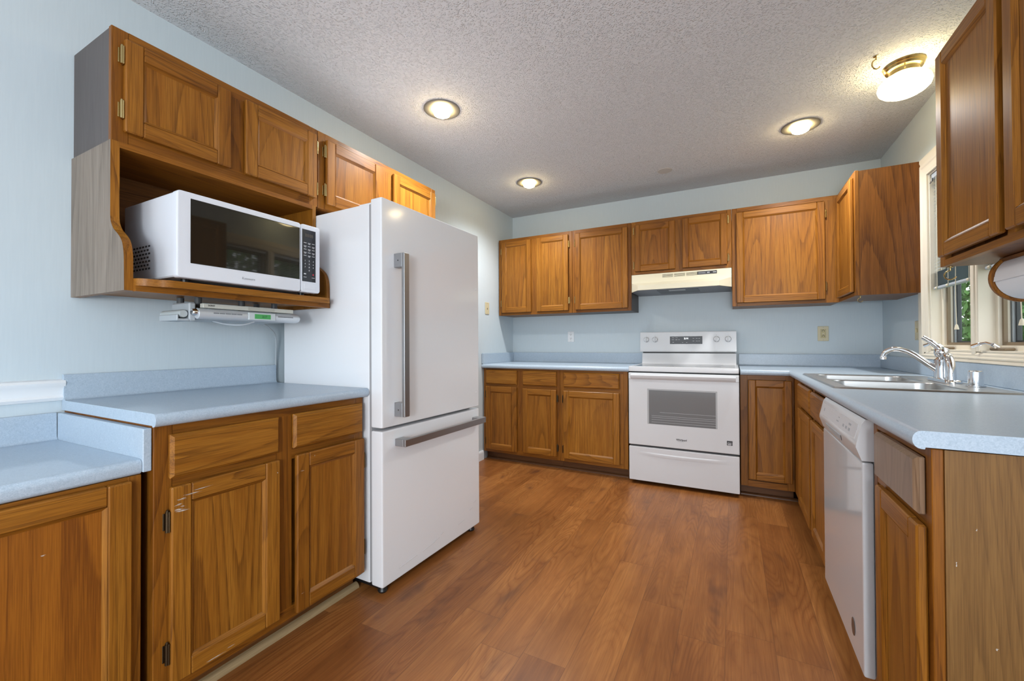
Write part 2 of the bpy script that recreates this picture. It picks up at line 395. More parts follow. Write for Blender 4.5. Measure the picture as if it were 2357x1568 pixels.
def door(parent, fr, u0, u1, v0, v1, d0, hinge=None, hmat=None, s=.05, panel=None, hz=None, scuffs=None, name='door'):
    """frame-and-panel overlay door; hinge 'lo'/'hi' = side in u"""
    m = MB(); d1 = d0+T
    m.box(fr, u0, u0+s, v0, v1, d0, d1, 0, .004); m.box(fr, u1-s, u1, v0, v1, d0, d1, 0, .004)
    m.box(fr, u0+s, u1-s, v0, v0+s, d0, d1-.0006, 1, .003); m.box(fr, u0+s, u1-s, v1-s, v1, d0, d1-.0006, 1, .003)
    m.box(fr, u0+s-.006, u1-s+.006, v0+s-.006, v1-s+.006, d0+.002, d1-.010, 2)
    a = [(u0+s, v0+s), (u1-s, v0+s), (u1-s, v1-s), (u0+s, v1-s)]; k = .009
    b = [(u0+s+k, v0+s+k), (u1-s-k, v0+s+k), (u1-s-k, v1-s-k), (u0+s+k, v1-s-k)]
    for i in range(4):
        j = (i+1) % 4
        vs = [fr(*a[i], d1-.002), fr(*a[j], d1-.002), fr(*b[j], d1-.0095), fr(*b[i], d1-.0095), fr(*a[i], d1-.010), fr(*a[j], d1-.010)]
        m.raw(vs, [(0, 1, 2, 3), (0, 4, 5, 1), (4, 3, 2, 5)], 0 if i in (1, 3) else 1)
    mats = [oakZ, rail(fr), panel or oakP]
    if scuffs:
        mats.append(scuffM)
        for sc in scuffs: ragged(m, fr, *sc, d1+.0003, 3)
    o = m.build(name, mats, parent)
    if hinge:
        h = v1-v0; zs = hz or (v0+max(.05, h*.13), v1-max(.05, h*.13))
        ue = u0 if hinge == 'lo' else u1; sg = -1 if hinge == 'lo' else 1
        for z in zs:
            q = MB(); q.box(fr, min(ue+sg*.002, ue+sg*.014), max(ue+sg*.002, ue+sg*.014), z-.024, z+.024, d0-.001, d0+.003, 0, .001)
            q.box(fr, min(ue+sg*.0015, ue+sg*.0055), max(ue+sg*.0015, ue+sg*.0055), z-.03, z+.03, d0, d0+T*.9, 0, .0015)
            q.cyl(fr(ue+sg*.006, z-.029, d0+.009), fr(ue+sg*.006, z+.029, d0+.009), .0052, n=12)
            q.lathe(fr(ue+sg*.006, z+.029, d0+.009), fr.V, [(.004, 0), (.004, .004), (.001, .007)], 10)
            q.build('hinge', hmat or brass, o)
    return o
def drawer(parent, fr, u0, u1, v0, v1, d0, mat=None):
    m = MB(); m.box(fr, u0, u1, v0, v1, d0, d0+T*.6, 0, .002)
    k = .008
    m.loft([[fr(u0, v0, d0+T*.55), fr(u1, v0, d0+T*.55), fr(u1, v1, d0+T*.55), fr(u0, v1, d0+T*.55)],
            [fr(u0+k, v0+k, d0+T), fr(u1-k, v0+k, d0+T), fr(u1-k, v1-k, d0+T), fr(u0+k, v1-k, d0+T)]], 0)
    return m.build('drawer_front', mat or rail(fr), parent)
def face_frame(parent, fr, us, v0, v1, d0, d1, sw=.04, top=.04, bot=.04, mids=(), midrail=None):
    """us = (left, right); mids = centre stiles (u0,u1)"""
    m = MB()
    m.box(fr, us[0], us[0]+sw, v0, v1, d0, d1, 0, .0015); m.box(fr, us[1]-sw, us[1], v0, v1, d0, d1, 0, .0015)
    edges = [us[0]+sw]+[x for p in mids for x in p]+[us[1]-sw]
    m.box(fr, us[0]+sw, us[1]-sw, v0, v0+bot, d0, d1-.0004, 1); m.box(fr, us[0]+sw, us[1]-sw, v1-top, v1, d0, d1-.0004, 1)
    for a, b in mids: m.box(fr, a, b, v0+bot, v1-top, d0, d1-.0002, 0)
    if midrail:
        for i in range(0, len(edges), 2): m.box(fr, edges[i], edges[i+1], midrail[0], midrail[1], d0, d1-.0004, 1)
    return m.build('face_frame', [oakZd, raild(fr)], parent)

# ------------------------------------------------------------------ room shell
XL, XR, YB, ZC, YR = -2.085, .98, 4.0, 2.438, -3.0
def shell(name, mats, *boxes, label=None):
    m = MB()
    for b in boxes: m.wbox(*b)
    return struct(m.build(name, mats), label)
shell('floor', floorM, (XL-.1, XR+.1, YR-.1, YB+.1, -.05, 0))
shell('ceiling', ceilM, (XL-.1, XR+.12, YR-.1, YB+.1, ZC, ZC+.08))
shell('wall_left', wallM, (XL-.1, XL, YR, YB, 0, ZC))
shell('wall_back', wallM, (XL-.1, XR+.12, YB, YB+.1, 0, ZC))
WY0, WY1, WM0, WM1, WZ0, WZ1 = 2.14, 3.155, 2.62, 2.684, 1.036, 2.02    # kitchen window opening
shell('wall_right', wallM, (XR, XR+.12, YR, WY0, 0, ZC), (XR, XR+.12, WY1, YB, 0, ZC), (XR, XR+.12, WY0, WY1, 0, WZ0), (XR, XR+.12, WY0, WY1, WZ1, ZC))
shell('wall_rear', wallM, (XL-.1, -1.95, YR-.1, YR, 0, ZC), (.75, XR+.12, YR-.1, YR, 0, ZC), (-1.95, .75, YR-.1, YR, 2.28, ZC), (-1.95, .75, YR-.1, YR, 0, .18))  # unseen rear wall, its unglazed opening added to let light in

# baseboard, chair rail, toe moulding
m = MB(); prof = [(0, 0), (.014, 0), (.014, .065), (.010, .078), (.006, .085), (0, .085)]
m.extr(lambda a, b, t: Vector((XL+a, t, b)), prof, 2.3, 3.375)
struct(m.build('baseboard_left', whiteTrim), 'white baseboard on the left wall behind the refrigerator')
m = MB(); prof = [(0, .888), (.012, .890), (.018, .900), (.012, .908), (.014, .930), (.022, .940), (.026, .952), (.020, .960), (0, .964)]
m.extr(lambda a, b, t: Vector((XL+a, t, b)), prof, YR, .576)
struct(m.build('trim_1', whiteTrim), 'white chair rail moulding on the left wall')

# ------------------------------------------------------------------ kitchen window
def window():
    w = bpy.data.objects.new('window_1', None); C.objects.link(w); w.location = (XR, (WY0+WY1)/2, WZ0)
    struct(w, 'cream painted double casement window over the sink')
    pr = [(0, 0), (.010, .000), (.012, .012), (.016, .018), (.016, .040), (.021, .046), (.022, .058), (.018, .070), (.022, .082), (.022, .098), (0, .098)]
    y0, y1, z0, z1 = WY0-.002, WY1+.002, WZ0-.002, WZ1+.002
    m = MB()       # mitred casing: left, top, right
    def ring(k): return [(y1, z0, 1, -.46), (y1, z1, 1, 1), (y0, z1, -1, 1), (y0, z0, -1, -.46)][k]
    rings = []
    for k in range(4):
        y, z, sy, sz = ring(k); rings.append([Vector((XR-a, y+sy*b, z+sz*b)) for a, b in pr])
    m.loft(rings, 0)
    m.build('casing', creamTrim, w)
    m = MB(); m.loft([[Vector((XR-a, y, z0-b*.46)) for a, b in pr] for y in (y0-.0955, y1+.0955)], 0)
    m.build('apron', creamTrim, w)
    m = MB(); m.wbox(XR-.012, XR+.115, WM0, WM1, WZ0+.001, WZ1-.001, 0, .003); m.wbox(XR-.017, XR-.010, WM0+.018, WM1-.018, WZ0-.012, WZ1, 0, .002)
    m.build('mullion', creamTrim, w)
    m = MB()
    m.wbox(XR, XR+.118, WY0, WY0+.006, WZ0, WZ1); m.wbox(XR, XR+.118, WY1-.006, WY1, WZ0, WZ1); m.wbox(XR, XR+.118, WY0+.006, WY1-.006, WZ1-.006, WZ1)
    m.wbox(XR-.004, XR+.118, WY0+.006, WY1-.006, WZ0, WZ0+.008)
    m.build('jamb', creamTrim, w)
    for a, b in ((WM1, WY1-.006), (WY0+.006, WM0)):
        fr = FR_(XR+.062)
        def rect(mb, o, wd, d0, d1, mi=0):
            u0, u1, v0, v1 = a+o, b-o, WZ0+.008+o, WZ1-.006-o
            mb.box(fr, u0, u0+wd, v0, v1, d0, d1, mi); mb.box(fr, u1-wd, u1, v0, v1, d0, d1, mi)
            mb.box(fr, u0+wd, u1-wd, v0, v0+wd, d0, d1, mi); mb.box(fr, u0+wd, u1-wd, v1-wd, v1, d0, d1, mi)
        m = MB(); rect(m, 0, .022, -.02, .018); m.build('stop', creamTrim, w)
        m = MB(); rect(m, .022, .014, -.006, .006); m.build('screen_frame', frameB, w)
        m = MB(); rect(m, .002, .030, -.05, -.022); s_ = m.build('sash', greySash, w)
        m = MB(); rect(m, .033, .010, -.046, -.03); m.build('gasket', darkSash, s_)
        m = MB(); m.box(fr, a+.035, b-.035, WZ0+.045, WZ1-.045, -.040, -.036); m.build('pane', glassM, s_)
        # crank operator on the sill
        c = b-.10; m = MB()
        m.wbox(XR+.004, XR+.040, c-.06, c+.05, WZ0+.008, WZ0+.022, 0, .004)
        k = m.build('crank_base', frameB, w); m = MB()
        m.cyl((XR+.012, c, WZ0+.020), (XR-.004, c, WZ0+.034), .008, n=14)
        m.tube([(XR-.004, c, WZ0+.034), (XR-.010, c+.03, WZ0+.042), (XR-.016, c+.075, WZ0+.036)], [.006, .0055, .006])
        m.tube([(XR-.016, c+.073, WZ0+.036), (XR-.028, c+.10, WZ0+.026)], [.008, .0095], 10)
        m.build('crank_handle', chrome, k)
    return w
window()
def blind(a, b, label, bottom):
    t = thing('window_blind', label, 'blind', (XR+.02, (a+b)/2, WZ1-.008), group=None)
    x = XR+.022
    m = MB(); m.wbox(x-.016, x+.014, a+.006, b-.006, WZ1-.036, WZ1-.007, 0, .003); m.build('headrail', blindM, t)
    m = MB(); m.cyl((x-.022, b-.03, WZ1-.034), (x-.022, b-.03, WZ1-.052), .005, n=10); m.tube([(x-.022, b-.03, WZ1-.05), (x-.026, b-.022, WZ1-.06), (x-.022, b-.016, WZ1-.052)], .003, 8); m.build('tilt_hook', steelB, t)
    m = MB(); z = WZ1-.05
    while z > bottom+.11:
        m.raw([(x-.011, a+.008, z-.006), (x+.011, a+.008, z+.006), (x+.011, b-.008, z+.006), (x-.011, b-.008, z-.006)], [(0, 1, 2, 3)], 0, False); z -= .018
    while z > bottom+.014:
        m.raw([(x-.012, a+.008, z-.001), (x, a+.008, z+.002), (x+.012, a+.008, z-.001), (x+.012, b-.008, z-.001), (x, b-.008, z+.002), (x-.012, b-.008, z-.001)], [(0, 1, 4, 5), (1, 2, 3, 4)], 0, False); z -= .0045
    m.build('slats', blindM, t)
    m = MB(); m.wbox(x-.013, x+.013, a+.008, b-.008, bottom, bottom+.014, 0, .003); m.build('bottom_rail', blindM, t)
    for q in (b-.06, b-.19, a+.06):
        m = MB(); m.cyl((x-.0145, q, bottom+.006), (x-.0145, q, WZ1-.036), .0012, n=6); m.lathe((x-.016, q, bottom+.004), (-1, 0, 0), [(.006, 0), (.008, .004), (.003, .008)], 10); m.build('ladder_cord', cordM, t)
    q = b-.28
    m = MB(); m.tube([(x-.016, q, WZ1-.036), (x-.018, q-.004, 1.5), (x-.018, q+.002, 1.30), (x-.018, q-.006, 1.165)], .0016, 6)
    m.lathe((x-.018, q-.006, 1.17), (0, 0, -1), [(.002, 0), (.005, .004), (.009, .022), (.009, .026)], 12); m.build('pull_cord', cordM, t)
    return t
blind(WM1, WY1-.006, 'raised pale blind in the window sash next to the corner cabinet', 1.372)
blind(WY0+.006, WM0, 'raised pale blind in the window sash nearest the paper towel roll', 1.40)

# ------------------------------------------------------------------ cabinets along the left wall
DK = .019      # face frame thickness
def carcass(parent, fr, u0, u1, v0, v1, depth, mats=None, name='body'):
    """closed box behind the face frame, d from -depth to -DK"""
    m = MB(); m.box(fr, u0+.001, u1-.001, v0+.001, v1-.004, -depth+.002, -DK, 0); return m.build(name, mats or oakPly, parent)
# upper over the microwave
XF = -1.778
f = FL(XF)
t = thing('wall_cabinet', 'oak wall cabinet of two doors directly above the microwave', 'cabinet', (-1.93, .98, 1.748))
carcass(t, f, .597, 1.362, 1.748, 2.124, .305, greyD)
face_frame(t, f, (.597, 1.362), 1.748, 2.124, -DK, 0, .045, .042, .042, [(.955, 1.016)])
door(t, f, .627, .957, 1.785, 2.092, .001, 'lo', brass, hz=(1.855, 2.035))
door(t, f, 1.014, 1.347, 1.785, 2.092, .001, 'hi', brass, hz=(1.83, 2.03))
# upper over the fridge
t = thing('wall_cabinet', 'oak wall cabinet of two short doors above the refrigerator', 'cabinet', (-1.93, 1.82, 1.748))
carcass(t, f, 1.364, 2.275, 1.748, 2.124, .305)
face_frame(t, f, (1.364, 2.275), 1.748, 2.124, -DK, 0, .042, .042, .03, [(1.765, 1.868)])
door(t, f, 1.403, 1.768, 1.775, 2.092, .001, 'lo', brass, hz=(1.84, 2.03))
door(t, f, 1.865, 2.255, 1.775, 2.092, .001, 'hi', brass)
# microwave shelf unit with scrolled sides
t = thing('microwave_shelf', 'open oak microwave shelf with scrolled side panels below wall cabinet', 'shelf', (-1.9, .97, 1.25))
def scroll(y0, y1, name, mats, side):
    pts = [(-1.768, 1.746), (-1.768, 1.50)]
    ctl = [(-1.768, 1.50), (-1.762, 1.476), (-1.742, 1.452), (-1.712, 1.432), (-1.686, 1.408), (-1.674, 1.378), (-1.670, 1.345)]
    pts += [(p.x, p.y) for p in catmull([(a, b, 0) for a, b in ctl], 5)][1:]
    pts += [(-1.668, 1.252)]
    front = pts; n = len(front)
    m = MB(); xb = XL+.002
    for ya, nm in ((y0, 0), (y1, 1)):
        vs = []; fs = []
        for a, b in front: vs += [Vector((a-.0005, ya, b)), Vector((xb, ya, b))]
        for i in range(n-1): fs.append((2*i, 2*i+2, 2*i+3, 2*i+1))
        m.raw(vs, fs, 0 if nm == side else 1, False)
    vs = []; fs = []
    for a, b in front: vs += [Vector((a, y0, b)), Vector((a, y1, b))]
    for i in range(n-1): fs.append((2*i, 2*i+1, 2*i+3, 2*i+2))
    m.raw(vs, fs, 2, False)
    m.raw([(xb, y0, 1.252), (-1.668, y0, 1.252), (-1.668, y1, 1.252), (xb, y1, 1.252)], [(0, 1, 2, 3)], 2)
    m.raw([(xb, y0, 1.746), (-1.768, y0, 1.746), (-1.768, y1, 1.746), (xb, y1, 1.746)], [(0, 1, 2, 3)], 2)
    o = m.build(name, mats, t); o['label'] = 'scrolled side panel with grey veneer outer face' if side == 0 else 'scrolled side panel beside the refrigerator'
    return o
scroll(.593, .616, 'side_panel', [greyV, oakIn, oakZ], 0)
scroll(1.328, 1.345, 'side_panel', [oakZd, oakZd, oakZ], 1)
m = MB(); m.wbox(XL+.002, XL+.010, .616, 1.328, 1.275, 1.746); m.build('back_panel', oakIn, t)
m = MB(); m.wbox(XL+.01, -1.768, .616, 1.328, 1.727, 1.746); m.build('top_rail', oakYd, t)
m = MB()   # shelf board with rounded left nose
pl = [(XL+.010, .616), (-1.668, .616), (-1.650, .622), (-1.636, .640), (-1.633, .660), (-1.625, .676), (-1.616, .690), (-1.614, .71), (-1.614, 1.285), (-1.62, 1.305), (-1.66, 1.328), (XL+.010, 1.328)]
m.loft([[Vector((a, b, z)) for a, b in pl] for z in (1.268, 1.291)], 0); m.build('shelf_board', oakY, t)
m = MB(); m.wbox(-1.672, -1.652, .616, 1.328, 1.250, 1.268); m.build('apron', oakYd, t)

# tall base cabinet beside the fridge
XB = -1.44
f = FL(XB)
t = thing('base_cabinet', 'worn oak base cabinet with two drawers and two doors left of the refrigerator', 'cabinet', (-1.75, .96, 0))
m = MB(); m.box(f, .579, 1.329, .088, .852, -(XB-XL)+.003, -DK); m.box(f, .579, 1.329, 0.001, .088, -(XB-XL)+.003, -.075); m.build('body', oakZd, t)
face_frame(t, f, (.578, 1.330), .078, .853, -DK, 0, .045, .032, .045, [(.935, .995)], (.66, .70))
drawer(t, f, .612, .938, .697, .823, .001); drawer(t, f, .994, 1.318, .700, .826, .001)
door(t, f, .613, .940, .108, .672, .001, 'lo', bronze, hz=(.20, .575), s=.052,
     scuffs=[(.617, .645, .618, .622), (.625, .660, .632, .6355), (.640, .695, .640, .6425), (.660, .725, .648, .6500), (.616, .650, .603, .608), (.622, .658, .597, .601), (.632, .650, .610, .613), (.70, .76, .115, .118), (.76, .79, .121, .123), (.925, .931, .628, .632)])
door(t, f, 1.001, 1.320, .095, .674, .006, 'hi', bronze, hz=(.20, .575), s=.052, scuffs=[(1.012, 1.03, .612, .614), (1.07, 1.076, .655, .659), (1.015, 1.03, .16, .1615)])
m = MB(); m.box(f, .578, 1.330, .001, .078, -.074, -.060); m.build('toe_kick', toeWy, t)
m = MB(); q = [(0, 0)]+[(.022*math.cos(k*PI/12), .022*math.sin(k*PI/12)) for k in range(7)]
m.extr(lambda a, b, tt: Vector((-1.499+a, tt, .0005+b)), q, .05, 1.345)
struct(m.build('trim_2', tanM), 'tan quarter round moulding along the floor below the left base cabinets')
# desk height base cabinet
XD = -1.458
f = FL(XD)
t = thing('base_cabinet', 'low oak cabinet with one wide door under the lower blue countertop', 'cabinet', (-1.75, .05, 0))
m = MB(); m.box(f, -.40, .556, .088, .72, -(XD-XL)+.003, -DK); m.box(f, -.40, .556, .001, .088, -(XD-XL)+.003, -.075); m.build('body', oakZd, t)
face_frame(t, f, (-.40, .558), .078, .722, -DK, 0, .03, .03, .045)
door(t, f, -.02, .533, .108, .712, .001, None, s=.052, panel=deskP, scuffs=[(.36, .372, .585, .588)])
m = MB(); m.box(f, -.40, .558, .001, .078, -.074, -.060); m.build('toe_kick', toeWy, t)
# filler strip joining the two heights is the tall cabinet's side

def postform(prof_top, depth, bs_h, thick=.038, r=.015, back=True):
    """profile (d from wall, z rel. to top): bullnose front, coved backsplash"""
    p = [(0.002, -thick+.004), (depth-r-.006, -thick+.004), (depth-r-.005, -thick)]
    for k in range(9):
        a = -PI/2+k*PI/8; p.append((depth-r+r*math.cos(a), -thick/2+thick/2*math.sin(a)))
    if back:
        p += [(.034, 0), (.026, .004), (.022, .012), (.020, bs_h-.006), (.016, bs_h), (.002, bs_h)]
    else: p += [(.002, 0)]
    return p
t = thing('countertop', 'pale blue laminate countertop with backsplash left of the refrigerator', 'countertop', (-1.75, .96, .85))
m = MB(); pr = postform(0, -1.412-XL, .09); m.extr(lambda a, b, tt: Vector((XL+a, tt, .889+b)), pr, .572, 1.341)
m.build('worktop', lamM, t)
t = thing('countertop', 'lower pale blue laminate desk countertop at the left edge', 'countertop', (-1.75, .05, .72))
m = MB(); pr = postform(0, -1.448-XL, .092, thick=.034)
pr2 = [(a, b+(.008 if (a > .58 and b > -.02) else 0)) for a, b in pr]
m.extr(lambda a, b, tt: Vector((XL+a, tt, .757+b)), pr2, -.42, .555); m.build('worktop', lamM, t)
m = MB(); m.wbox(XL+.022, -1.445, .556, .5765, .728, .848, 0, .002); m.build('side_splash', lamM, t)

# ------------------------------------------------------------------ back wall cabinets
YF = 3.385
f = FB(YF)
def base_body(t, f, u0, u1, depth, v1=.857):
    m = MB(); m.box(f, u0+.001, u1-.001, .09, v1, -depth+.004, -DK); m.box(f, u0+.001, u1-.001, .001, .09, -depth+.004, -.078); m.build('body', oakZd, t)
    m = MB(); m.box(f, u0, u1, .001, .088, -.077, -.065); m.build('toe_kick', toeW if abs(f.U.x) > .5 else toeWy, t)
t = thing('base_cabinet', 'oak base cabinet with two drawers and two doors in the far left corner', 'cabinet', (-1.69, 3.69, 0))
base_body(t, f, -2.076, -1.312, YB-YF)
face_frame(t, f, (-2.076, -1.312), .080, .858, -DK, 0, .03, .02, .04, [(-1.725, -1.663)], (.68, .72))
drawer(t, f, -2.047, -1.722, .713, .841, .001); drawer(t, f, -1.664, -1.340, .714, .841, .001)
door(t, f, -2.045, -1.724, .105, .689, .001, 'lo', bronze); door(t, f, -1.664, -1.340, .112, .684, .001, 'hi', bronze)
t = thing('base_cabinet', 'oak base cabinet with one wide drawer and door left of the range', 'cabinet', (-1.02, 3.69, 0))
base_body(t, f, -1.311, -.737, YB-YF)
face_frame(t, f, (-1.311, -.737), .080, .858, -DK, 0, .035, .02, .04, [(-.804, -.772)], (.68, .72))
drawer(t, f, -1.278, -.802, .714, .838, .001); door(t, f, -1.278, -.802, .108, .683, .001, 'lo', bronze)
m = MB(); q = [(0, 0)]+[(.018*math.cos(k*PI/12), .018*math.sin(k*PI/12)) for k in range(7)]
m.extr(lambda a, b, tt: Vector((tt, 3.449-a, .0005+b)), q, -2.07, -.745)
m.extr(lambda a, b, tt: Vector((tt, 3.449-a, .0005+b)), q, .046, .40)
struct(m.build('trim_3', toeW), 'brown quarter round moulding under the back base cabinets')
t = thing('base_cabinet', 'narrow oak corner base cabinet with one tall door right of the range', 'cabinet', (.2, 3.69, 0))
base_body(t, f, .046, .364, YB-YF)
face_frame(t, f, (.046, .366), .080, .858, -DK, 0, .045, .03, .04)
door(t, f, .096, .352, .133, .824, .001, None, s=.045)

def upper(label, f, u0, u1, v0, v1, doors, mids, depth=.318, body=None, name='wall_cabinet', loc=None, sw=.035):
    t = thing(name, label, 'cabinet', loc)
    carcass(t, f, u0, u1, v0, v1, depth, body)
    face_frame(t, f, (u0, u1), v0, v1, -DK, 0, sw, .03, .022, mids)
    for (a, b, c, d, h) in doors: door(t, f, a, b, c, d, .001, h, brass, s=.047)
    return t
YU = 3.68; f = FB(YU)
upper('oak wall cabinet of two narrow doors in the far left corner', f, -2.075, -1.302, 1.366, 2.124,
      [(-2.038, -1.716, 1.390, 2.094, 'lo'), (-1.654, -1.336, 1.390, 2.094, 'hi')], [(-1.717, -1.653)], loc=(-1.69, 3.84, 1.366))
upper('oak wall cabinet with a single door left of the range hood', f, -1.300, -.767, 1.366, 2.124,
      [(-1.268, -.795, 1.390, 2.090, 'lo')], [], loc=(-1.03, 3.84, 1.366), body=greyD)
upper('short oak wall cabinet with two doors above the range hood', f, -.765, .001, 1.670, 2.124,
      [(-.736, -.411, 1.695, 2.092, 'lo'), (-.354, -.029, 1.695, 2.096, 'hi')], [(-.412, -.353)], loc=(-.38, 3.84, 1.67))
upper('oak wall cabinet with one broad door right of the range hood', f, .003, .672, 1.366, 2.124,
      [(.033, .588, 1.390, 2.087, 'hi')], [(.585, .640)], loc=(.33, 3.84, 1.366))
f = FR_(.664)
t = upper('oak wall cabinet on the right wall in the corner beside the window', f, 3.215, 3.678, 1.366, 2.124,
          [(3.245, 3.640, 1.390, 2.090, None)], [], loc=(.82, 3.45, 1.366), depth=.314)
# near right wall cabinet
f = FR_(.668)
t = upper('oak wall cabinet at the right edge above the paper towel roll', f, 1.215, 2.062, 1.350, 2.124,
          [(1.642, 2.025, 1.380, 2.094, None), (1.245, 1.610, 1.380, 2.094, None)], [(1.61, 1.642)], loc=(.82, 1.64, 1.35), depth=.310)

# ------------------------------------------------------------------ right base run
XS = .367; f = FR_(XS)
t = thing('sink_cabinet', 'oak sink base cabinet with two false drawers between corner and dishwasher', 'cabinet', (.67, 2.7, 0))
m = MB(); m.box(f, 2.205, 3.384, .09, .700, -(XR-XS)+.004, -DK); m.box(f, 2.205, 3.30, .001, .09, -(XR-XS)+.004, -.078); m.build('body', oakZd, t)
m = MB(); m.box(f, 2.204, 3.30, .001, .088, -.077, -.065); m.build('toe_kick', toeWy, t)
face_frame(t, f, (2.204, 3.384), .080, .857, -DK, 0, .03, .02, .04, [(2.60, 2.645), (3.08, 3.354)], (.69, .715))
drawer(t, f, 2.648, 3.070, .709, .836, .001); drawer(t, f, 2.236, 2.598, .709, .832, .001)
door(t, f, 2.648, 3.070, .108, .690, .001); door(t, f, 2.236, 2.600, .108, .690, .001)
t = thing('base_cabinet', 'oak base cabinet with scuffed brown end panel at the right front', 'cabinet', (.67, 1.39, 0))
m = MB(); m.box(f, 1.189, 1.592, .09, .855, -(XR-XS)+.004, -DK); m.box(f, 1.189, 1.592, .001, .09, -(XR-XS)+.004, -.078); m.build('body', oakZd, t)
m = MB(); m.box(f, 1.189, 1.592, .001, .088, -.077, -.065); m.build('toe_kick', toeWy, t)
face_frame(t, f, (1.187, 1.593), .080, .857, -DK, 0, .032, .025, .04, [], (.68, .715))
drawer(t, f, 1.216, 1.512, .708, .832, .001, oak('drawer_veneer', 'z', (.26, .165, .10), (.22, .135, .085), (.13, .075, .045), 21, rings=12, gs=6, rough=.28))
door(t, f, 1.207, 1.503, .10, .688, .001, None, s=.05)
m = MB(); m.wbox(XS+DK, XR-.003, 1.183, 1.189, .002, .857)
for (x, z, w, h) in ((.545, .66, .010, .005), (.553, .62, .011, .004), (.455, .47, .006, .004), (.575, .478, .008, .005), (.43, .70, .004, .004), (.40, .62, .003, .012), (.56, .705, .06, .0012)):
    ragged(m, FB(1.183), x, x+w, z, z+h, .0003, 1)
m.build('end_panel', [endV, scuffM], t)

# dishwasher
t = thing('dishwasher', 'white dishwasher built in under the right counter', 'dishwasher', (.66, 1.9, 0))
y0, y1 = 1.6, 2.198; f = FR_(.340)
m = MB(); m.box(f, y0+.006, y1-.006, .09, .728, -.60, -.03); m.build('tub', greyP, t)
m = MB(); m.box(f, y0, y1, .082, .722, -.029, 0, 0, .006, 2)
dp = m.build('door', plain('dishwasher_door_white', (.60, .62, .645), .16, coat=.4), t)
m = MB(); m.lathe((.3395, 1.718, .165), (-1, 0, 0), [(.028, 0), (.027, .0012)], 24)
for v in range(len(m.v)): m.v[v].y = 1.718+(m.v[v].y-1.718)*.75
m.build('maker_badge', plain('grey_badge', (.14, .13, .13), .3, .6), dp)
m = MB(); m.box(f, y0+.01, y1-.01, .004, .080, -.09, -.078); m.build('kick_plate', whiteA, t)
m = MB()
pf = [(-.029, .726), (0.0, .726), (.014, .766), (.012, .778), (-.001, .836), (-.010, .850), (-.029, .850)]
m.loft([[f(y, b, a) for a, b in pf] for y in (y0, y0+.004, y1-.004, y1)], 0)
cp = m.build('control_console', whiteA, t)
# sloped control strip
n_ = Vector((-.058, 0, .013)).normalized()
def con(y, s): return Vector((.340-.012+.013*s, y, .778+.058*s))
nn = Vector((-.058, 0, -.013)).normalized()
m = MB()
q = [con(y0+.03, .12), con(y1-.03, .12), con(y1-.03, .88), con(y0+.03, .88)]
m.loft([[p-nn*.0002 for p in q], [p+nn*.0008 for p in q]], 0)
cs = m.build('control_strip', plain('dishwasher_strip_grey', (.60, .60, .62), .35), cp)
for y, s0, s1, w in ((1.70, .3, .45, .02), (1.74, .3, .45, .02), (1.78, .3, .45, .02), (1.70, .6, .7, .03), (1.86, .35, .42, .035), (1.86, .6, .65, .02), (2.12, .4, .6, .012)):
    m = MB(); q = [con(y, s0), con(y+w, s0), con(y+w, s1), con(y, s1)]; m.loft([[p+nn*.0007 for p in q], [p+nn*.0013 for p in q]], 0); m.build('button_mark', greyTxt, cs)
m = MB(); q = [(1.80, .05), (2.06, .05), (2.03, .65), (1.83, .65)]
def und(y, s): return Vector((.340-.0142*(1-s)-.0006, y, .7655-.039*s))
m.loft([[und(y, s) for y, s in q], [und(y, s)+Vector((-.0012, 0, -.0006)) for y, s in q]], 0); m.build('pull_recess', greyP, cp)

# ------------------------------------------------------------------ countertops back and right
ZT = .896
t = thing('countertop', 'pale blue laminate countertop along the back wall left of the range', 'countertop', (-1.4, 3.68, .86))
m = MB(); pr = postform(0, YB-3.352, .098); m.extr(lambda a, b, tt: Vector((tt, YB-a, ZT+b)), pr, XL+.003, -.723); m.build('worktop', lamM, t)
m = MB(); m.wbox(XL+.002, XL+.021, 3.355, YB-.021, ZT+.0005, ZT+.099, 0, .002); m.build('side_splash', lamM, t)
t = thing('countertop', 'l-shaped pale blue laminate countertop around the sink', 'countertop', (.6, 2.6, .86))
m = MB(); m.extr(lambda a, b, tt: Vector((tt, YB-a, ZT+b)), pr, .048, .345)
fp = postform(0, XR-.332, .098, back=False); fp = [(a, b) if a > .01 else (XR-.385, b) for a, b in fp]
SX0, SX1, SY0, SY1 = .378, .892, 2.125, 2.965
m.extr(lambda a, b, tt: Vector((XR-a, tt, ZT+b)), [(max(a, XR-SX0), b) for a, b in fp], 1.172, 3.66)
m.wbox(SX0, XR-.002, 1.172, SY0, ZT-.034, ZT); m.wbox(SX0, XR-.002, SY1, YB-.002, ZT-.034, ZT); m.wbox(SX1, XR-.002, SY0, SY1, ZT-.034, ZT)
m.wbox(.345, SX0, 3.66, YB-.002, ZT-.034, ZT)
m.extr(lambda a, b, tt: Vector((tt, YB-a, ZT+b)), [(.002, -.01), (.034, -.01), (.034, 0), (.026, .004), (.022, .012), (.020, .092), (.016, .098), (.002, .098)], .345, XR-.002)
m.box(FR_(XR), 1.172, YB-.02, ZT, ZT+.092, .002, .020, 0, .003)
m.build('worktop', lamM, t)
m = MB(); en = [(XR-.03, -.038)]+[(a, b) for a, b in fp if a > XR-SX0][1:]+[(XR-.03, 0)]
poly = [(XR-a, ZT+b) for a, b in fp if a > XR-SX0+.001]; poly = [(XR-.003, ZT-.038)]+poly+[(XR-.003, ZT)]
m.extr(lambda a, b, tt: Vector((a, tt, b)), poly, 1.1695, 1.1718); m.build('end_cap', lamM, t)

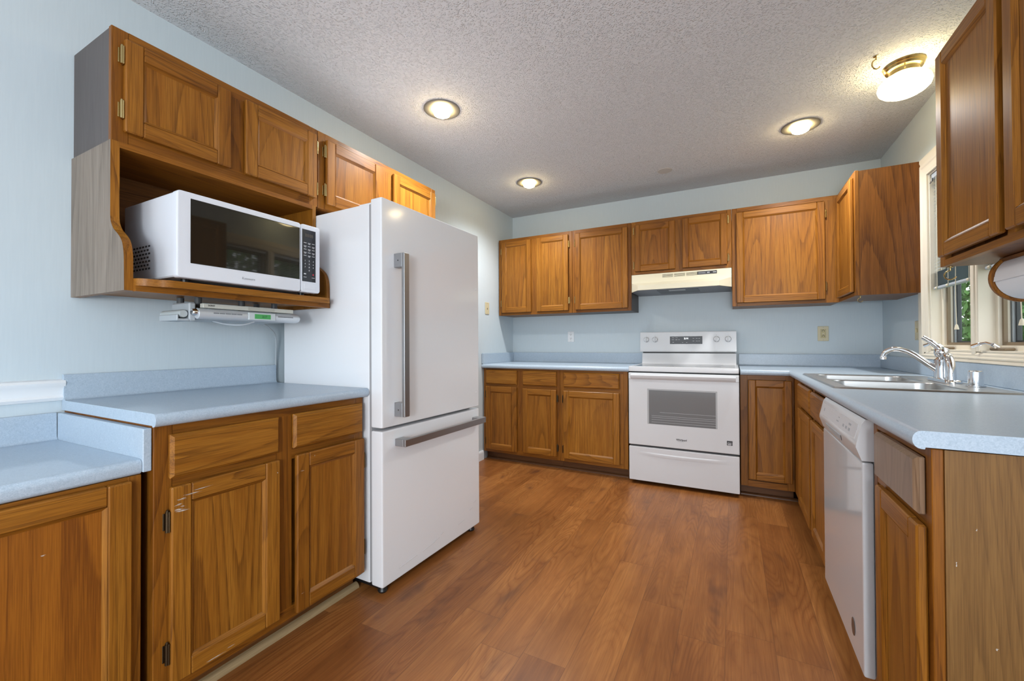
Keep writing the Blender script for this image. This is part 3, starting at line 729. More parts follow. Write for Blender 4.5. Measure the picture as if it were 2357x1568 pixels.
# ------------------------------------------------------------------ sink
t = thing('sink', 'stainless steel double bowl sink set in the right counter', 'sink', (.63, 2.54, .896))
def rrect(x0, x1, y0, y1, r, z, n=6):
    P = []
    for cx, cy, a0 in ((x1-r, y1-r, 0), (x0+r, y1-r, PI/2), (x0+r, y0+r, PI), (x1-r, y0+r, 3*PI/2)):
        for k in range(n+1):
            a = a0+k*PI/2/n; P.append(Vector((cx+r*math.cos(a), cy+r*math.sin(a), z)))
    return P
X0, X1, Y0, Y1 = .362, .906, 2.105, 2.985; ym = 2.545; zr = ZT+.005
m = MB()
cells = [((X0+.012, .80, Y0+.012, ym), (.415, .785, 2.150, 2.528)), ((X0+.012, .80, ym, Y1-.012), (.415, .785, 2.562, 2.940))]
for c_, b_ in cells:
    m.loft([rrect(*c_, .0005, zr), rrect(*b_, .06, zr), rrect(b_[0]+.003, b_[1]-.003, b_[2]+.003, b_[3]-.003, .058, zr-.006),
            rrect(b_[0]+.010, b_[1]-.010, b_[2]+.010, b_[3]-.010, .055, zr-.11), rrect(b_[0]+.03, b_[1]-.03, b_[2]+.03, b_[3]-.03, .045, zr-.145),
            rrect(b_[0]+.15, b_[1]-.15, b_[2]+.15, b_[3]-.15, .03, zr-.15)], 0, False, True)
m.raw([(.80, Y0+.012, zr), (X1-.012, Y0+.012, zr), (X1-.012, Y1-.012, zr), (.80, Y1-.012, zr)], [(0, 1, 2, 3)], 0, False)
R0 = rrect(X0+.012, X1-.012, Y0+.012, Y1-.012, .004, zr); R1 = rrect(X0+.005, X1-.005, Y0+.005, Y1-.005, .02, zr+.0012); R2 = rrect(X0, X1, Y0, Y1, .024, ZT+.0005)
m.loft([R0, R1, R2], 0, False, False)
m.build('basin', steelS, t)
for c in (2.339, 2.751):
    m = MB(); m.lathe((.60, c, zr-.149), (0, 0, 1), [(.042, 0), (.042, .003), (.032, .004), (.02, .001)], 24); m.build('drain', chrome, t)
# faucet
zf = zr+.001
t = thing('faucet', 'chrome single lever kitchen faucet with arched spout on the sink', 'faucet', (.85, 2.6, zf))
m = MB(); pl = [(1.0, 0), (1.0, .006), (.92, .014), (.5, .018)]
rings = []
for k, h in pl:
    rings.append([Vector((.850+.030*k*math.cos(a), 2.60+(.085*(1 if math.sin(a) > 0 else -1)*k if abs(math.sin(a)) > .02 else 0)+.030*k*math.sin(a), zf+h)) for a in [j*PI/16 for j in range(32)]])
m.loft(rings, 0); m.build('base_plate', chrome, t)
m = MB(); m.lathe((.85, 2.62, zf+.010), (0, 0, 1), [(.030, 0), (.027, .012), (.0255, .06), (.027, .075), (.0275, .088), (.020, .094), (.016, .10), (.024, .108), (.027, .122), (.024, .136), (.013, .145)], 28)
m.build('valve_body', chrome, t)
m = MB()
sp = catmull([(.842, 2.62, zf+.045), (.81, 2.632, zf+.074), (.762, 2.65, zf+.120), (.727, 2.665, zf+.142), (.694, 2.678, zf+.146), (.668, 2.688, zf+.130), (.659, 2.692, zf+.108)], 7)
nn_ = len(sp); m.tube(sp, [.0135-.0025*i/nn_ for i in range(nn_)], 16); m.lathe(sp[-1]+Vector((0, 0, .004)), (0, 0, -1), [(.0115, 0), (.013, .004), (.013, .016), (.009, .017)], 16)
m.build('spout', chrome, t)
m = MB(); m.tube(catmull([(.852, 2.618, zf+.130), (.835, 2.625, zf+.160), (.812, 2.633, zf+.185), (.790, 2.64, zf+.203)], 6), [.015]*6+[.012]*6+[.010]*5+[.0105, .0105], 14); m.build('lever_handle', chrome, t)
m = MB(); m.tube(catmull([(.85, 2.605, zf+.118), (.848, 2.57, zf+.120), (.846, 2.535, zf+.105), (.845, 2.517, zf+.065), (.845, 2.512, zf+.012)], 6), [.013]*9+[.016]*16, 16)
m.build('side_arm', chrome, t)
t = tag(MB().lathe((.868, 2.37, zf), (0, 0, 1), [(.029, 0), (.029, .003), (.0225, .004), (.0225, .058), (.020, .063), (.010, .064)], 28).build('air_gap_cap', chrome), 'short chrome air gap cap beside the faucet on the sink', 'air gap')

# ------------------------------------------------------------------ range
t = thing('range', 'white freestanding electric range between the back base cabinets', 'range', (-.34, 3.65, 0))
rx0, rx1 = -.718, .040; f = FB(3.324)
m = MB(); m.box(f, rx0+.004, rx1-.004, .022, .872, -.60, -.038); m.build('oven_body', plain('oven_body_dark', (.03, .03, .032), .5), t)  # body coloured dark to put shade into the gaps round door and drawer
for x in (rx0+.05, rx1-.05):
    for y in (3.42, 3.85):
        m = MB(); m.cyl((x, y, .0005), (x, y, .022), .016, n=14); m.build('foot', black, t)
m = MB(); m.box(f, rx0, rx1, .028, .288, -.036, 0, 0, .006, 2)
dr = m.build('storage_drawer', whiteA, t)
m = MB()   # curved pull recess on the drawer
xc = (rx0+rx1)/2; hw = .30
for sgn, z0 in ((1, .238), (-1, .232)): pass
up = [(xc-hw+2*hw*k/16, .252-.004*math.cos((k/16-.5)*PI)) for k in range(17)]
lo = [(xc-hw+2*hw*k/16, .228-.012*math.sin(k/16*PI)) for k in range(17)]
mid = [(xc-hw+2*hw*k/16, .243-.006*math.sin(k/16*PI)) for k in range(17)]
m.raw([f(a, b, .0006) for a, b in up]+[f(a, b, .0045*math.sin(max(.001, k/16*PI))+.0008) for k, (a, b) in enumerate(mid)]+[f(a, b, .0006) for a, b in lo],
      [(i, i+1, 17+i+1, 17+i) for i in range(16)]+[(17+i, 17+i+1, 34+i+1, 34+i) for i in range(16)], 0)
m.build('drawer_pull', whiteA, dr)
m = MB()
rr = lambda a0, a1, b0, b1, d: [f(a0, b0, d), f(a1, b0, d), f(a1, b1, d), f(a0, b1, d)]
m.loft([rr(rx0, rx1, .302, .806, -.036), rr(rx0, rx1, .302, .806, -.004), rr(rx0+.004, rx1-.004, .306, .806, 0), rr(-.578, -.098, .470, .736, 0), rr(-.578, -.098, .470, .736, -.03)], 0, False, False)
m.box(f, rx0, rx1, .806, .856, -.036, .004, 0, .003)
od = m.build('oven_door', whiteA, t)
m = MB(); m.box(f, -.580, -.096, .468, .738, -.020, -.0012); m.build('door_window', winG, od)
m = MB()
for z in (.560, .533, .520, .503, .485): m.box(f, -.548+(.06 if z > .55 else 0), -.105, z, z+.0022, -.0012, -.0004)
for a in (0,): m.box(f, -.5775, -.567, .472, .7265, -.0012, -.0006); m.box(f, -.108, -.0985, .472, .7265, -.0012, -.0006); m.box(f, -.5775, -.0985, .727, .735, -.0012, -.0006)
m.build('oven_rack', plain('rack_grey', (.42, .43, .44), .3), od)
m = MB(); pf = [(.004, .842), (.026, .846), (.032, .838), (.030, .822), (.020, .812), (.004, .814)]
m.loft([[f(u, b, a) for a, b in pf] for u in (rx0+.02, rx0+.024, rx1-.024, rx1-.02)], 0); m.build('door_handle', whiteA, od)
lettering('Whirlpool', .0175, f(-.337, .368, .0002), (1, 0, 0), (0, 0, 1), blackTxt, 'brand_lettering', od, bold=.0005)
m = MB(); m.tube([f(-.350+.045*math.cos(a)*.6+.01, .366+.010*math.sin(a), .0006) for a in [PI*1.05+k*PI*.9/12 for k in range(13)]], .0006, 6); m.build('brand_swoosh', blackTxt, od)
m = MB(); m.box(f, -.039, -.004, .362, .394, 0, .0008, 0); eb = m.build('efficiency_badge', plain('badge_black', (.02, .022, .025), .4), od)
m = MB(); m.box(f, -.036, -.007, .3745, .3765, .0008, .0012); m.tube([f(-.034+.005*k, .381+.003*math.sin(k*1.3), .0011) for k in range(5)], .0008, 6)
m.raw([f(-.013+.004*math.cos(PI/2+k*PI*.8)*1, .385+.004*math.sin(PI/2+k*PI*.8), .0012) for k in range(5)], [(0, 1, 2, 3, 4)], 0); m.box(f, -.034, -.012, .366, .3705, .0008, .0012); m.build('badge_mark', whiteTxt, eb)
# cooktop
m = MB(); zc = .905
m.box(f, rx0, rx1, .866, zc, -.05, .001, 0, .006, 2); m.box(f, rx0, rx0+.024, .872, zc, -.60, -.048, 0, .004); m.box(f, rx1-.024, rx1, .872, zc, -.60, -.048, 0, .004)
m.box(f, rx0+.022, rx1-.022, .872, zc-.006, -.60, -.046); ck = m.build('cooktop_frame', whiteA, t)
m = MB(); m.box(f, rx0+.022, rx1-.022, zc-.006, zc-.0015, -.598, -.046); gl = m.build('cooktop_glass', plain('ceramic_glass', (.035, .036, .040), .07), ck)
for u, d, r in ((rx0+.2, -.17, .115), (rx1-.2, -.17, .09), (rx0+.2, -.44, .08), (rx1-.2, -.44, .1)):
    m = MB(); m.lathe(f(u, zc-.0014, d), (0, 0, 1), [(r, 0), (r, .0003), (r-.004, .0003), (r-.004, 0)], 40, 0, False, False); m.build('burner_ring', greyTxt, gl)
# back guard
m = MB()
pf = [(3.924, .872), (3.868, .900), (3.884, .920), (3.893, .995), (3.924, .996)]
m.loft([[Vector((x, b, c)) for b, c in pf] for x in (rx0+.001, rx0+.003, rx1-.014, rx1-.012)], 0)
m.build('vent_riser', whiteA, t)
m = MB(); m.wbox(rx0+.002, rx1-.02, 3.92, 3.935, .996, 1.008); m.build('riser_gap', black, t)  # black strip paints the shade in the slot below the control panel
m = MB(); pf = [(3.895, 1.008), (3.893, 1.018), (3.899, 1.176), (3.903, 1.182), (3.985, 1.182), (3.985, 1.008)]
gx0, gx1 = -.736, .030
m.loft([[Vector((x, b, c)) for b, c in pf] for x in (gx0, gx0+.002, gx1-.002, gx1)], 0)
bgd = m.build('control_panel', whiteA, t)
fg = Fr((0, 3.8955, 0), (1, 0, 0), (0, .036, 1), (0, -1, 0))
fg = Fr((0, 3.893-.036*1.018, 0), (1, 0, 0), (0, .036, 1), (0, -1, 0))
m = MB(); m.box(fg, -.483, -.224, 1.076, 1.142, 0, .0012, 0); dsp = m.build('display', panelG, bgd)
lettering('2:14', .020, fg(-.352, 1.123, .0016), (1, 0, 0), (0, .036, 1), litTxt, 'clock_digits', dsp)
m = MB()
for u, v, w in ((-.468, 1.130, .02), (-.438, 1.130, .018), (-.468, 1.112, .02), (-.438, 1.112, .016), (-.462, 1.090, .012), (-.415, 1.112, .012), (-.30, 1.122, .014), (-.275, 1.122, .014), (-.30, 1.100, .014), (-.255, 1.122, .012), (-.255, 1.100, .012), (-.275, 1.10, .014), (-.384, 1.088, .008), (-.352, 1.088, .01)):
    m.box(fg, u, u+w, v, v+.0022, .0012, .0016)
m.build('button_marks', whiteTxt, dsp)
m = MB(); rnd = random.Random(4)
for u, v, r in ((-.277, 1.113, .010), (-.262, 1.093, .012), (-.246, 1.108, .011), (-.242, 1.128, .010), (-.262, 1.130, .008)): pass
for u in (-.682, -.608, -.116, -.030):
    k = MB(); c = fg(u, 1.116, 0); nrm = Vector((0, -1, .036)).normalized()
    k.lathe(c, nrm, [(.026, 0), (.026, .003), (.021, .006), (.020, .016), (.018, .018)], 28)
    k.box(fg, u-.005, u+.005, 1.116-.024, 1.116+.024, .012, .032, 0, .003); k.build('knob', whiteA, bgd)
    k = MB(); k.box(fg, u-.001, u+.001, 1.148, 1.154, 0, .0006)
    for a in range(-4, 5):
        if a: k.lathe(fg(u+.034*math.sin(a*.55), 1.116+.034*math.cos(a*.55), 0), nrm, [(.0012, 0), (.001, .0005)], 6)
    k.build('knob_marks', greyTxt, bgd)

# range hood
t = thing('range_hood', 'cream range hood under the short cabinet above the range', 'range hood', (-.382, 3.8, 1.518))
hx0, hx1 = -.763, -.001
T0, T1, L0, L1, Bz = 1.668, 1.597, 1.558, 1.520, 1.520
m = MB()
def hp(x, y, z): return Vector((x, y, z))
vs = [hp(hx0, 3.995, T0), hp(hx1, 3.995, T0), hp(hx1, 3.679, T0), hp(hx0, 3.679, T0),       # top
      hp(hx0, 3.676, T1), hp(hx1, 3.676, T1),                                              # bottom of front panel 4,5
      hp(hx0+.075, 3.548, L0), hp(hx1-.082, 3.548, L0), hp(hx0+.075, 3.545, L1), hp(hx1-.082, 3.545, L1),  # lip 6..9
      hp(hx0, 3.676, L1), hp(hx1, 3.676, L1), hp(hx0, 3.995, Bz), hp(hx1, 3.995, Bz)]    # 10..13
fs = [(0, 1, 2, 3), (3, 2, 5, 4), (4, 5, 7, 6), (6, 7, 9, 8), (4, 6, 8, 10), (5, 11, 9, 7), (0, 3, 4, 10, 12), (1, 13, 11, 5, 2), (0, 12, 13, 1)]
m.raw(vs, fs+[(10, 8, 9, 11, 13, 12)], 0); m.build('hood_shell', creamHood, t, ang=20)
m = MB(); vs = [hp(hx0+.006, 3.674, L1-.0008), hp(hx0+.078, 3.552, L1-.0008), hp(hx1-.085, 3.552, L1-.0008), hp(hx1-.006, 3.674, L1-.0008), hp(hx1-.006, 3.99, L1-.0008), hp(hx0+.006, 3.99, L1-.0008)]
m.loft([vs, [v+Vector((0, 0, -.003)) for v in vs]], 0); un = m.build('underside', greyHood, t)
m = MB(); m.wbox(-.545, -.235, 3.60, 3.86, L1-.0065, L1-.004, 0); fl_ = m.build('grease_filter', plain('filter_mesh_dark', (.07, .07, .075), .4, .6), un)
m = MB(); m.wbox(-.455, -.33, 3.60, 3.66, L1-.0085, L1-.0066, 0, .0005); m.build('light_lens', plain('hood_lens', (.45, .46, .47), .3), un)
fh = Fr((0, 3.6785, 0), (1, 0, 0), (0, 0, 1), (0, -1, 0)); 
for u in (-.512, -.42, -.328):
    m = MB()
    for k in range(5): m.box(fh, u, u+.083, 1.640-.007*k+.012, 1.6432-.007*k+.012, -.001, .0012)
    m.build('vent_slots', plain('vent_dark', (.12, .11, .07), .6), t)
m = MB(); m.box(fh, -.245, -.103, 1.632, 1.658, 0, .002); cp = m.build('switch_plate', black, t)
m = MB(); m.box(fh, -.24, -.12, 1.655, 1.656, .002, .0026); m.box(fh, -.24, -.108, 1.634, 1.635, .002, .0026); m.box(fh, -.132, -.108, 1.641, 1.649, .002, .007, 0, .001); m.box(fh, -.175, -.155, 1.64, 1.65, .002, .005, 0, .001)
for k in range(6): m.box(fh, -.236+.009*k, -.231+.009*k, 1.640, 1.650, .002, .0028)
m.build('slide_switch', greyTxt, cp)

# ------------------------------------------------------------------ refrigerator
t = thing('refrigerator', 'white bottom-freezer refrigerator with bar handles', 'refrigerator', (-1.334, 1.342, 0), (0, math.radians(-.16), math.radians(-.8)))
FW, FH = .765, 1.722
f = Fr((0, 0, 0), (0, 1, 0), (0, 0, 1), (1, 0, 0))     # local: u along the front, d out of the door face
m = MB(); m.box(f, .002, FW-.002, .035, 1.705, -.685, -.078, 0, .006, 2); m.build('cabinet_body', whiteF, t, True)
m = MB(); m.box(f, 0, FW, .716, FH, -.068, 0, 0, .008, 2); d1 = m.build('fridge_door', whiteF, t, True)
m = MB(); m.box(f, 0, FW, .030, .704, -.068, 0, 0, .008, 2); d2 = m.build('freezer_drawer', whiteF, t, True)
m = MB(); m.box(f, .004, FW-.004, .045, 1.70, -.079, -.066); m.build('door_gasket', plain('gasket_grey', (.35, .35, .36), .6), t, True)
m = MB(); m.box(f, .02, .06, 1.700, 1.716, -.16, -.05, 0, .003); m.build('hinge_cover', whiteF, t, True)
m = MB(); m.box(f, .02, FW-.02, .012, .036, -.6, -.03); m.build('base_grille', black, t, True)
for u in (.03, FW-.05):
    m = MB(); m.lathe((-.03, u, .0005), (0, 0, 1), [(.018, 0), (.022, .008), (.016, .022), (.016, .03)], 16); m.build('levelling_foot', black, t, True)
m = MB(); m.box(f, .072, .105, .760, 1.486, .045, .062, 0, .002); hd = m.build('door_handle', steelB, d1, True)
for v in (.760, 1.424):
    m = MB(); m.box(f, .072, .105, v, v+.062, .0008, .046, 0, .0015); m.build('handle_post', plain('nickel_post', (.33, .33, .34), .4, .8), hd, True)
    m = MB(); m.cyl((.025, .0718, v+.03), (.025, .0712, v+.03), .003, n=10); m.build('set_screw', black, hd, True)
m = MB(); m.box(f, .075, .742, .628, .660, .045, .062, 0, .002); hd = m.build('drawer_handle', steelB, d2, True)
for u in (.075, .690):
    m = MB(); m.box(f, u, u+.052, .628, .660, .0008, .046, 0, .0015); m.build('handle_post', steelB, hd, True)
m = MB()
for v in (.80, 1.40): m.lathe((0, FW-.03, v), (1, 0, 0), [(.005, 0), (.004, .0025), (.001, .003)], 10)
m.build('door_plug', whiteF, d1, True)
m = MB()
for (a, b, w) in ((.10, .075, .12), (.34, .09, .05), (.55, .10, .06), (.66, .14, .03), (.70, .17, .03), (.40, .105, .02), (.26, .082, .09)):
    m.tube([(.0002, a, b), (.0008, a+w*.5, b+.004), (.0002, a+w, b+.006)], .0011, 6)
m.build('dent_scuffs', plain('scuff_grey', (.62, .62, .63), .5), d2, True)

# ------------------------------------------------------------------ microwave
t = thing('microwave', 'white countertop microwave on the oak shelf', 'microwave', (-1.8, .97, 1.2915))
f = FL(-1.60); my0, my1, mz0, mz1 = .703, 1.240, 1.303, 1.592
m = MB(); m.box(f, my0+.003, my1-.003, mz0+.004, mz1-.003, -.385, -.031, 0, .004); bd = m.build('case', whiteMW, t)
m = MB()
for i in range(9):
    for j in range(7): m.wbox(-1.80-.022*i-(.011 if j % 2 else 0), -1.788-.022*i-(.011 if j % 2 else 0), my0+.0018, my0+.0034, 1.345+.013*j, 1.351+.013*j)
m.build('side_vent', plain('vent_hole', (.05, .05, .055), .6), bd)
def rbox(mb, f, u0, u1, v0, v1, d0, d1, r, mi=0):
    n = 5
    def ring(ins, d): return [f(p.x, p.y, d) for p in rrect(u0+ins, u1-ins, v0+ins, v1-ins, max(r-ins, .001), 0, n)]
    mb.loft([ring(0, d0), ring(0, d1-.006), ring(.0018, d1-.0018), ring(.006, d1)], mi)
m = MB(); rbox(m, f, my0, 1.1475, mz0, mz1, -.030, 0, .012); dr = m.build('door', whiteMW, t)
m = MB(); rbox(m, f, .738, 1.1445, 1.351, 1.574, -.001, .0012, .004); m.build('door_glass', mwGlass, dr)
lettering('Kenmore', .0125, (-1.5997, .932, 1.327), (0, 1, 0), (0, 0, 1), greyTxt, 'brand_lettering', dr)
m = MB(); rbox(m, f, 1.149, my1, mz0, mz1, -.030, 0, .012); pn = m.build('control_panel', whiteMW, t)
m = MB(); m.box(f, 1.1525, 1.2165, 1.349, 1.570, -.001, .0012, 0, .0005); kp = m.build('keypad', panelG, pn)
lettering('8888', .020, (-1.5986, 1.184, 1.545), (0, 1, 0), (0, 0, 1), amberTxt, 'display_digits', kp)
rows = ['1 2 3', '4 5 6', '7 8 9', '  0  ']
for i, r_ in enumerate(rows):
    for j, ch in enumerate(r_[::2]):
        if ch.strip(): lettering(ch, .0085, (-1.5986, 1.165+.0195*j, 1.437-.0135*i), (0, 1, 0), (0, 0, 1), whiteTxt, 'key_digit', kp)
m = MB()
for i in range(5):
    for j in range(3):
        m.box(f, 1.159+.0195*j, 1.172+.0195*j, 1.512-.0135*i, 1.5138-.0135*i, .0012, .0016)
        if (i+j) % 2: m.box(f, 1.161+.0195*j, 1.170+.0195*j, 1.508-.0135*i, 1.5094-.0135*i, .0012, .0016)
m.box(f, 1.158, 1.172, 1.3665, 1.368, .0012, .0016); m.box(f, 1.197, 1.211, 1.3665, 1.368, .0012, .0016); m.box(f, 1.16, 1.17, 1.379, 1.383, .0012, .0016)
m.build('key_legends', whiteTxt, kp)
m = MB(); m.lathe((-1.5988, 1.204, 1.381), (1, 0, 0), [(.0032, 0), (.003, .0005)], 12); m.build('stop_mark', redTxt, kp)
m = MB(); m.box(f, 1.162, 1.219, 1.317, 1.340, -.0005, .0007, 0, .0005); m.build('door_release_button', whiteMW, pn)
for y in (my0+.05, my1-.05):
    for x in (-1.66, -1.94):
        m = MB(); m.cyl((x, y, 1.2915), (x, y, 1.308), .012, n=12); m.build('foot', black, t)

# ------------------------------------------------------------------ under-cabinet radio
t = thing('under_cabinet_radio', 'silver under-cabinet radio with green display below the microwave shelf', 'radio', (-1.85, 1.0, 1.17))
m = MB(); m.wbox(-1.965, -1.725, .825, 1.200, 1.182, 1.216, 0, .008, 2); m.build('case', greyP, t)
m = MB(); m.wbox(-1.95, -1.745, .86, 1.17, 1.176, 1.1815, 0, .002); m.build('speaker_base', greyP, t)
for (x, y) in ((-1.93, .86), (-1.93, 1.16), (-1.80, .86), (-1.80, 1.02), (-1.80, 1.16)):
    m = MB(); m.cyl((x, y, 1.215), (x, y, 1.2665), .012, n=12); m.build('mount_spacer', plain('spacer_grey', (.10, .105, .11), .5) if 'spacer_grey' not in bpy.data.materials else bpy.data.materials['spacer_grey'], t)
m = MB(); m.lathe((-1.728, .822, 1.196), (0, 1, 0), [(.014, -.004), (.020, 0), (.020, .39), (.015, .402), (.008, .405)], 24); bar = m.build('front_bar', silverP, t)
m = MB(); m.lathe((-1.722, .802, 1.200), (0, 1, 0), [(.010, 0), (.013, .003), (.013, .014), (.009, .02)], 18); m.build('volume_knob', chrome, t)
m = MB(); m.wbox(-1.735, -1.7055, .995, 1.105, 1.181, 1.2105, 0, .001); dp = m.build('display_panel', plain('radio_panel', (.58, .64, .66), .35), bar)
m = MB(); m.wbox(-1.706, -1.7048, 1.018, 1.084, 1.186, 1.205); lc = m.build('lcd_screen', lcdM, dp)
lettering('2:17', .012, (-1.7046, 1.058, 1.195), (0, 1, 0), (0, 0, 1), plain('lcd_digits', (.02, .10, .03), .5), 'lcd_digits', lc)
m = MB()
for k in range(5): m.wbox(-1.7086, -1.7068, .868+.021*k, .886+.021*k, 1.197, 1.2015)
for k in range(5): m.wbox(-1.7086, -1.7068, 1.118+.014*k, 1.130+.014*k, 1.197, 1.2015)
m.build('preset_buttons', plain('button_grey', (.22, .24, .26), .4), bar)
m = MB(); m.wbox(-1.735, -1.712, .835, 1.19, 1.2175, 1.2335, 0, .001); lid = m.build('disc_lid', plain('lid_cream', (.60, .61, .55), .4), t)
lettering('SONY', .009, (-1.7116, .862, 1.226), (0, 1, 0), (0, 0, 1), blackTxt, 'brand_lettering', lid)
m = MB(); m.wbox(-1.7122, -1.7112, .995, 1.105, 1.219, 1.2305); m.build('disc_door', plain('lid_cream_dark', (.50, .51, .45), .4), lid)
m = MB(); m.tube(catmull([(-1.84, .93, 1.177), (-1.80, .96, 1.164), (-1.76, 1.0, 1.162), (-1.745, 1.04, 1.176)], 6), .003, 8); m.build('lower_ring', silverP, t)
m = MB(); m.wbox(-1.86, -1.735, .800, .822, 1.168, 1.236, 0, .004); m.wbox(-1.86, -1.735, .765, .802, 1.168, 1.176, 0, .002); m.wbox(-1.86, -1.735, .762, .768, 1.168, 1.190, 0, .002); m.build('remote_cradle', greyP, t)
m = MB(); m.lathe((-1.875, .7835, 1.1935), (1, 0, 0), [(.011, 0), (.0145, .004), (.0145, .135), (.012, .14)], 18)
tag(m.build('remote_control', plain('remote_grey', (.47, .52, .53), .4)), 'grey remote control resting in the radio cradle', 'remote control')
# flat power cord down to the wall
m = MB(); m.tube(catmull([(-1.96, 1.195, 1.19), (-2.0, 1.26, 1.165), (-2.045, 1.325, 1.12), (-2.07, 1.343, 1.0), (-2.072, 1.346, .95)], 6), .004, 8)
tag(m.build('power_cord', greyP), 'grey power cord hanging from the radio beside the refrigerator', 'cord')

# ------------------------------------------------------------------ outlets and plates
def outlet(name, label, cat, f, u, v, w, h, mat, kind):
    t = thing(name, label, cat, f(u, v, 0)); m = MB(); m.box(f, u-w/2, u+w/2, v-h/2, v+h/2, .0005, .006, 0, .002); m.build('cover_plate', mat, t)
    if kind == 'duplex':
        for s_ in (-1, 1):
            c = v+s_*.0195; m = MB(); m.lathe(f(u, c, .006), f.D, [(.0165, 0), (.0165, .0015), (.015, .002)], 20); r_ = m.build('receptacle', mat, t)
            m = MB(); m.box(f, u-.0075, u-.0045, c, c+.009, .0078, .0084); m.box(f, u+.0045, u+.0075, c, c+.009, .0078, .0084); m.lathe(f(u, c-.007, .0078), f.D, [(.003, 0), (.003, .0006)], 10); m.build('slots', black, r_)
    if kind == 'gfci':
        m = MB(); m.box(f, u-.0165, u+.0165, v-.034, v+.034, .006, .0085, 0, .001); r_ = m.build('receptacle', plain('almond_dark', (.50, .43, .22), .4), t)
        for c in (v-.02, v+.02):
            m = MB(); m.box(f, u-.0085, u-.0050, c-.003, c+.006, .0085, .009); m.box(f, u+.0050, u+.0085, c-.003, c+.006, .0085, .009); m.lathe(f(u, c+.009, .0085), f.D, [(.003, 0), (.003, .0006)], 10); m.build('slots', black, r_)
        m = MB(); m.box(f, u-.007, u+.007, v-.004, v+.004, .0085, .0092); m.build('test_button', almond, r_)
    if kind == 'jack':
        m = MB(); m.box(f, u-.006, u+.006, v-.012, v+.004, .006, .0068); m.build('jack_hole', plain('jack_dark', (.12, .11, .08), .5), t)
    if kind == 'switch':
        m = MB(); m.box(f, u-.006, u+.006, v-.012, v+.012, .006, .014, 0, .002); m.build('toggle', almond, t)
    m = MB()
    for s_ in (-1, 1): m.lathe(f(u, v+s_*h*.42, .006), f.D, [(.0028, 0), (.002, .001)], 10)
    m.build('plate_screw', bronze if kind == 'jack' else steelB, t)
outlet('electrical_outlet', 'white duplex outlet on the back wall left of the range', 'outlet', FB(YB), -1.43, 1.152, .066, .104, whiteP, 'duplex')
outlet('electrical_outlet', 'almond outlet on the back wall right of the range', 'outlet', FB(YB), .623, 1.152, .07, .114, almond, 'gfci')
outlet('phone_jack', 'almond phone jack plate on the left wall beyond the refrigerator', 'jack', FL(XL), 3.458, 1.425, .072, .114, almond, 'jack')
outlet('light_switch', 'almond switch plate on the right wall beside the window', 'switch', FR_(XR), 3.332, 1.152, .072, .114, almond, 'switch')

# ------------------------------------------------------------------ hooks
def hook(label, p, k=1.0, axis=(0, 1)):
    p = Vector(p); a, b = axis; m = MB(); pts = [p+Vector((0, 0, -.002)), p+Vector((0, 0, -.010*k))]
    for i in range(11):
        th = PI/2+i*PI*1.35/10; pts.append(p+Vector((a*.012*k*math.cos(th), b*.012*k*math.cos(th), -.022*k+.012*k*math.sin(th))))
    m.tube(pts, .0018*k, 8); m.lathe(p, (0, 0, -1), [(.006*k, 0), (.006*k, .002), (.003*k, .004)], 12)
    return tag(m.build('cup_hook', brass), label, 'hook')
hook('brass cup hook under the corner cabinet left of the window', (.693, 3.25, 1.3655), 1.1, (.9, -.4))
hook('brass cup hook under the cabinet above the paper towel roll', (.690, 2.048, 1.3495), 1.35, (.9, -.4))
hook('brass hook screwed into the ceiling beside the globe light', (.613, 2.555, 2.4375), 1.8, (.8, .4))

# ------------------------------------------------------------------ paper towel holder
t = thing('paper_towel_holder', 'brown wooden paper towel holder under the right wall cabinet', 'holder', (.815, 1.8, 1.349))
ax = (.815, 1.285)
m = MB(); m.lathe((ax[0], 1.930, ax[1]), (0, -1, 0), [(.074, 0), (.078, .004), (.078, .014), (.074, .018)], 40); m.build('end_disc', oakZd, t)
m = MB(); m.lathe((ax[0], 1.605, ax[1]), (0, -1, 0), [(.074, 0), (.078, .004), (.078, .014), (.074, .018)], 40); m.build('end_disc', oakZd, t)
m = MB(); m.wbox(ax[0]-.05, ax[0]+.05, 1.585, 1.930, 1.335, 1.3495, 0, .002); m.build('mount_board', oakYd, t)
m = MB(); m.cyl((ax[0], 1.612, ax[1]), (ax[0], 1.587, ax[1]), .012, n=14); m.cyl((ax[0], 1.588, ax[1]), (ax[0], 1.911, ax[1]), .010, n=14); m.build('rod', oakYd, t)
m = MB(); m.lathe((ax[0], 1.909, ax[1]), (0, -1, 0), [(.018, 0), (.0695, .0005), (.0705, .004), (.0705, .276), (.0695, .279), (.018, .28), (.018, 0)], 48, 0, False, False)
m.raw([(ax[0]-.0705, 1.908, ax[1]+.004), (ax[0]-.0705, 1.631, ax[1]+.004), (ax[0]-.0722, 1.631, ax[1]-.012), (ax[0]-.0722, 1.908, ax[1]-.012)], [(0, 1, 2, 3)], 0)
tag(m.build('paper_towel_roll', paper), 'white paper towel roll on the wooden holder', 'paper towel')

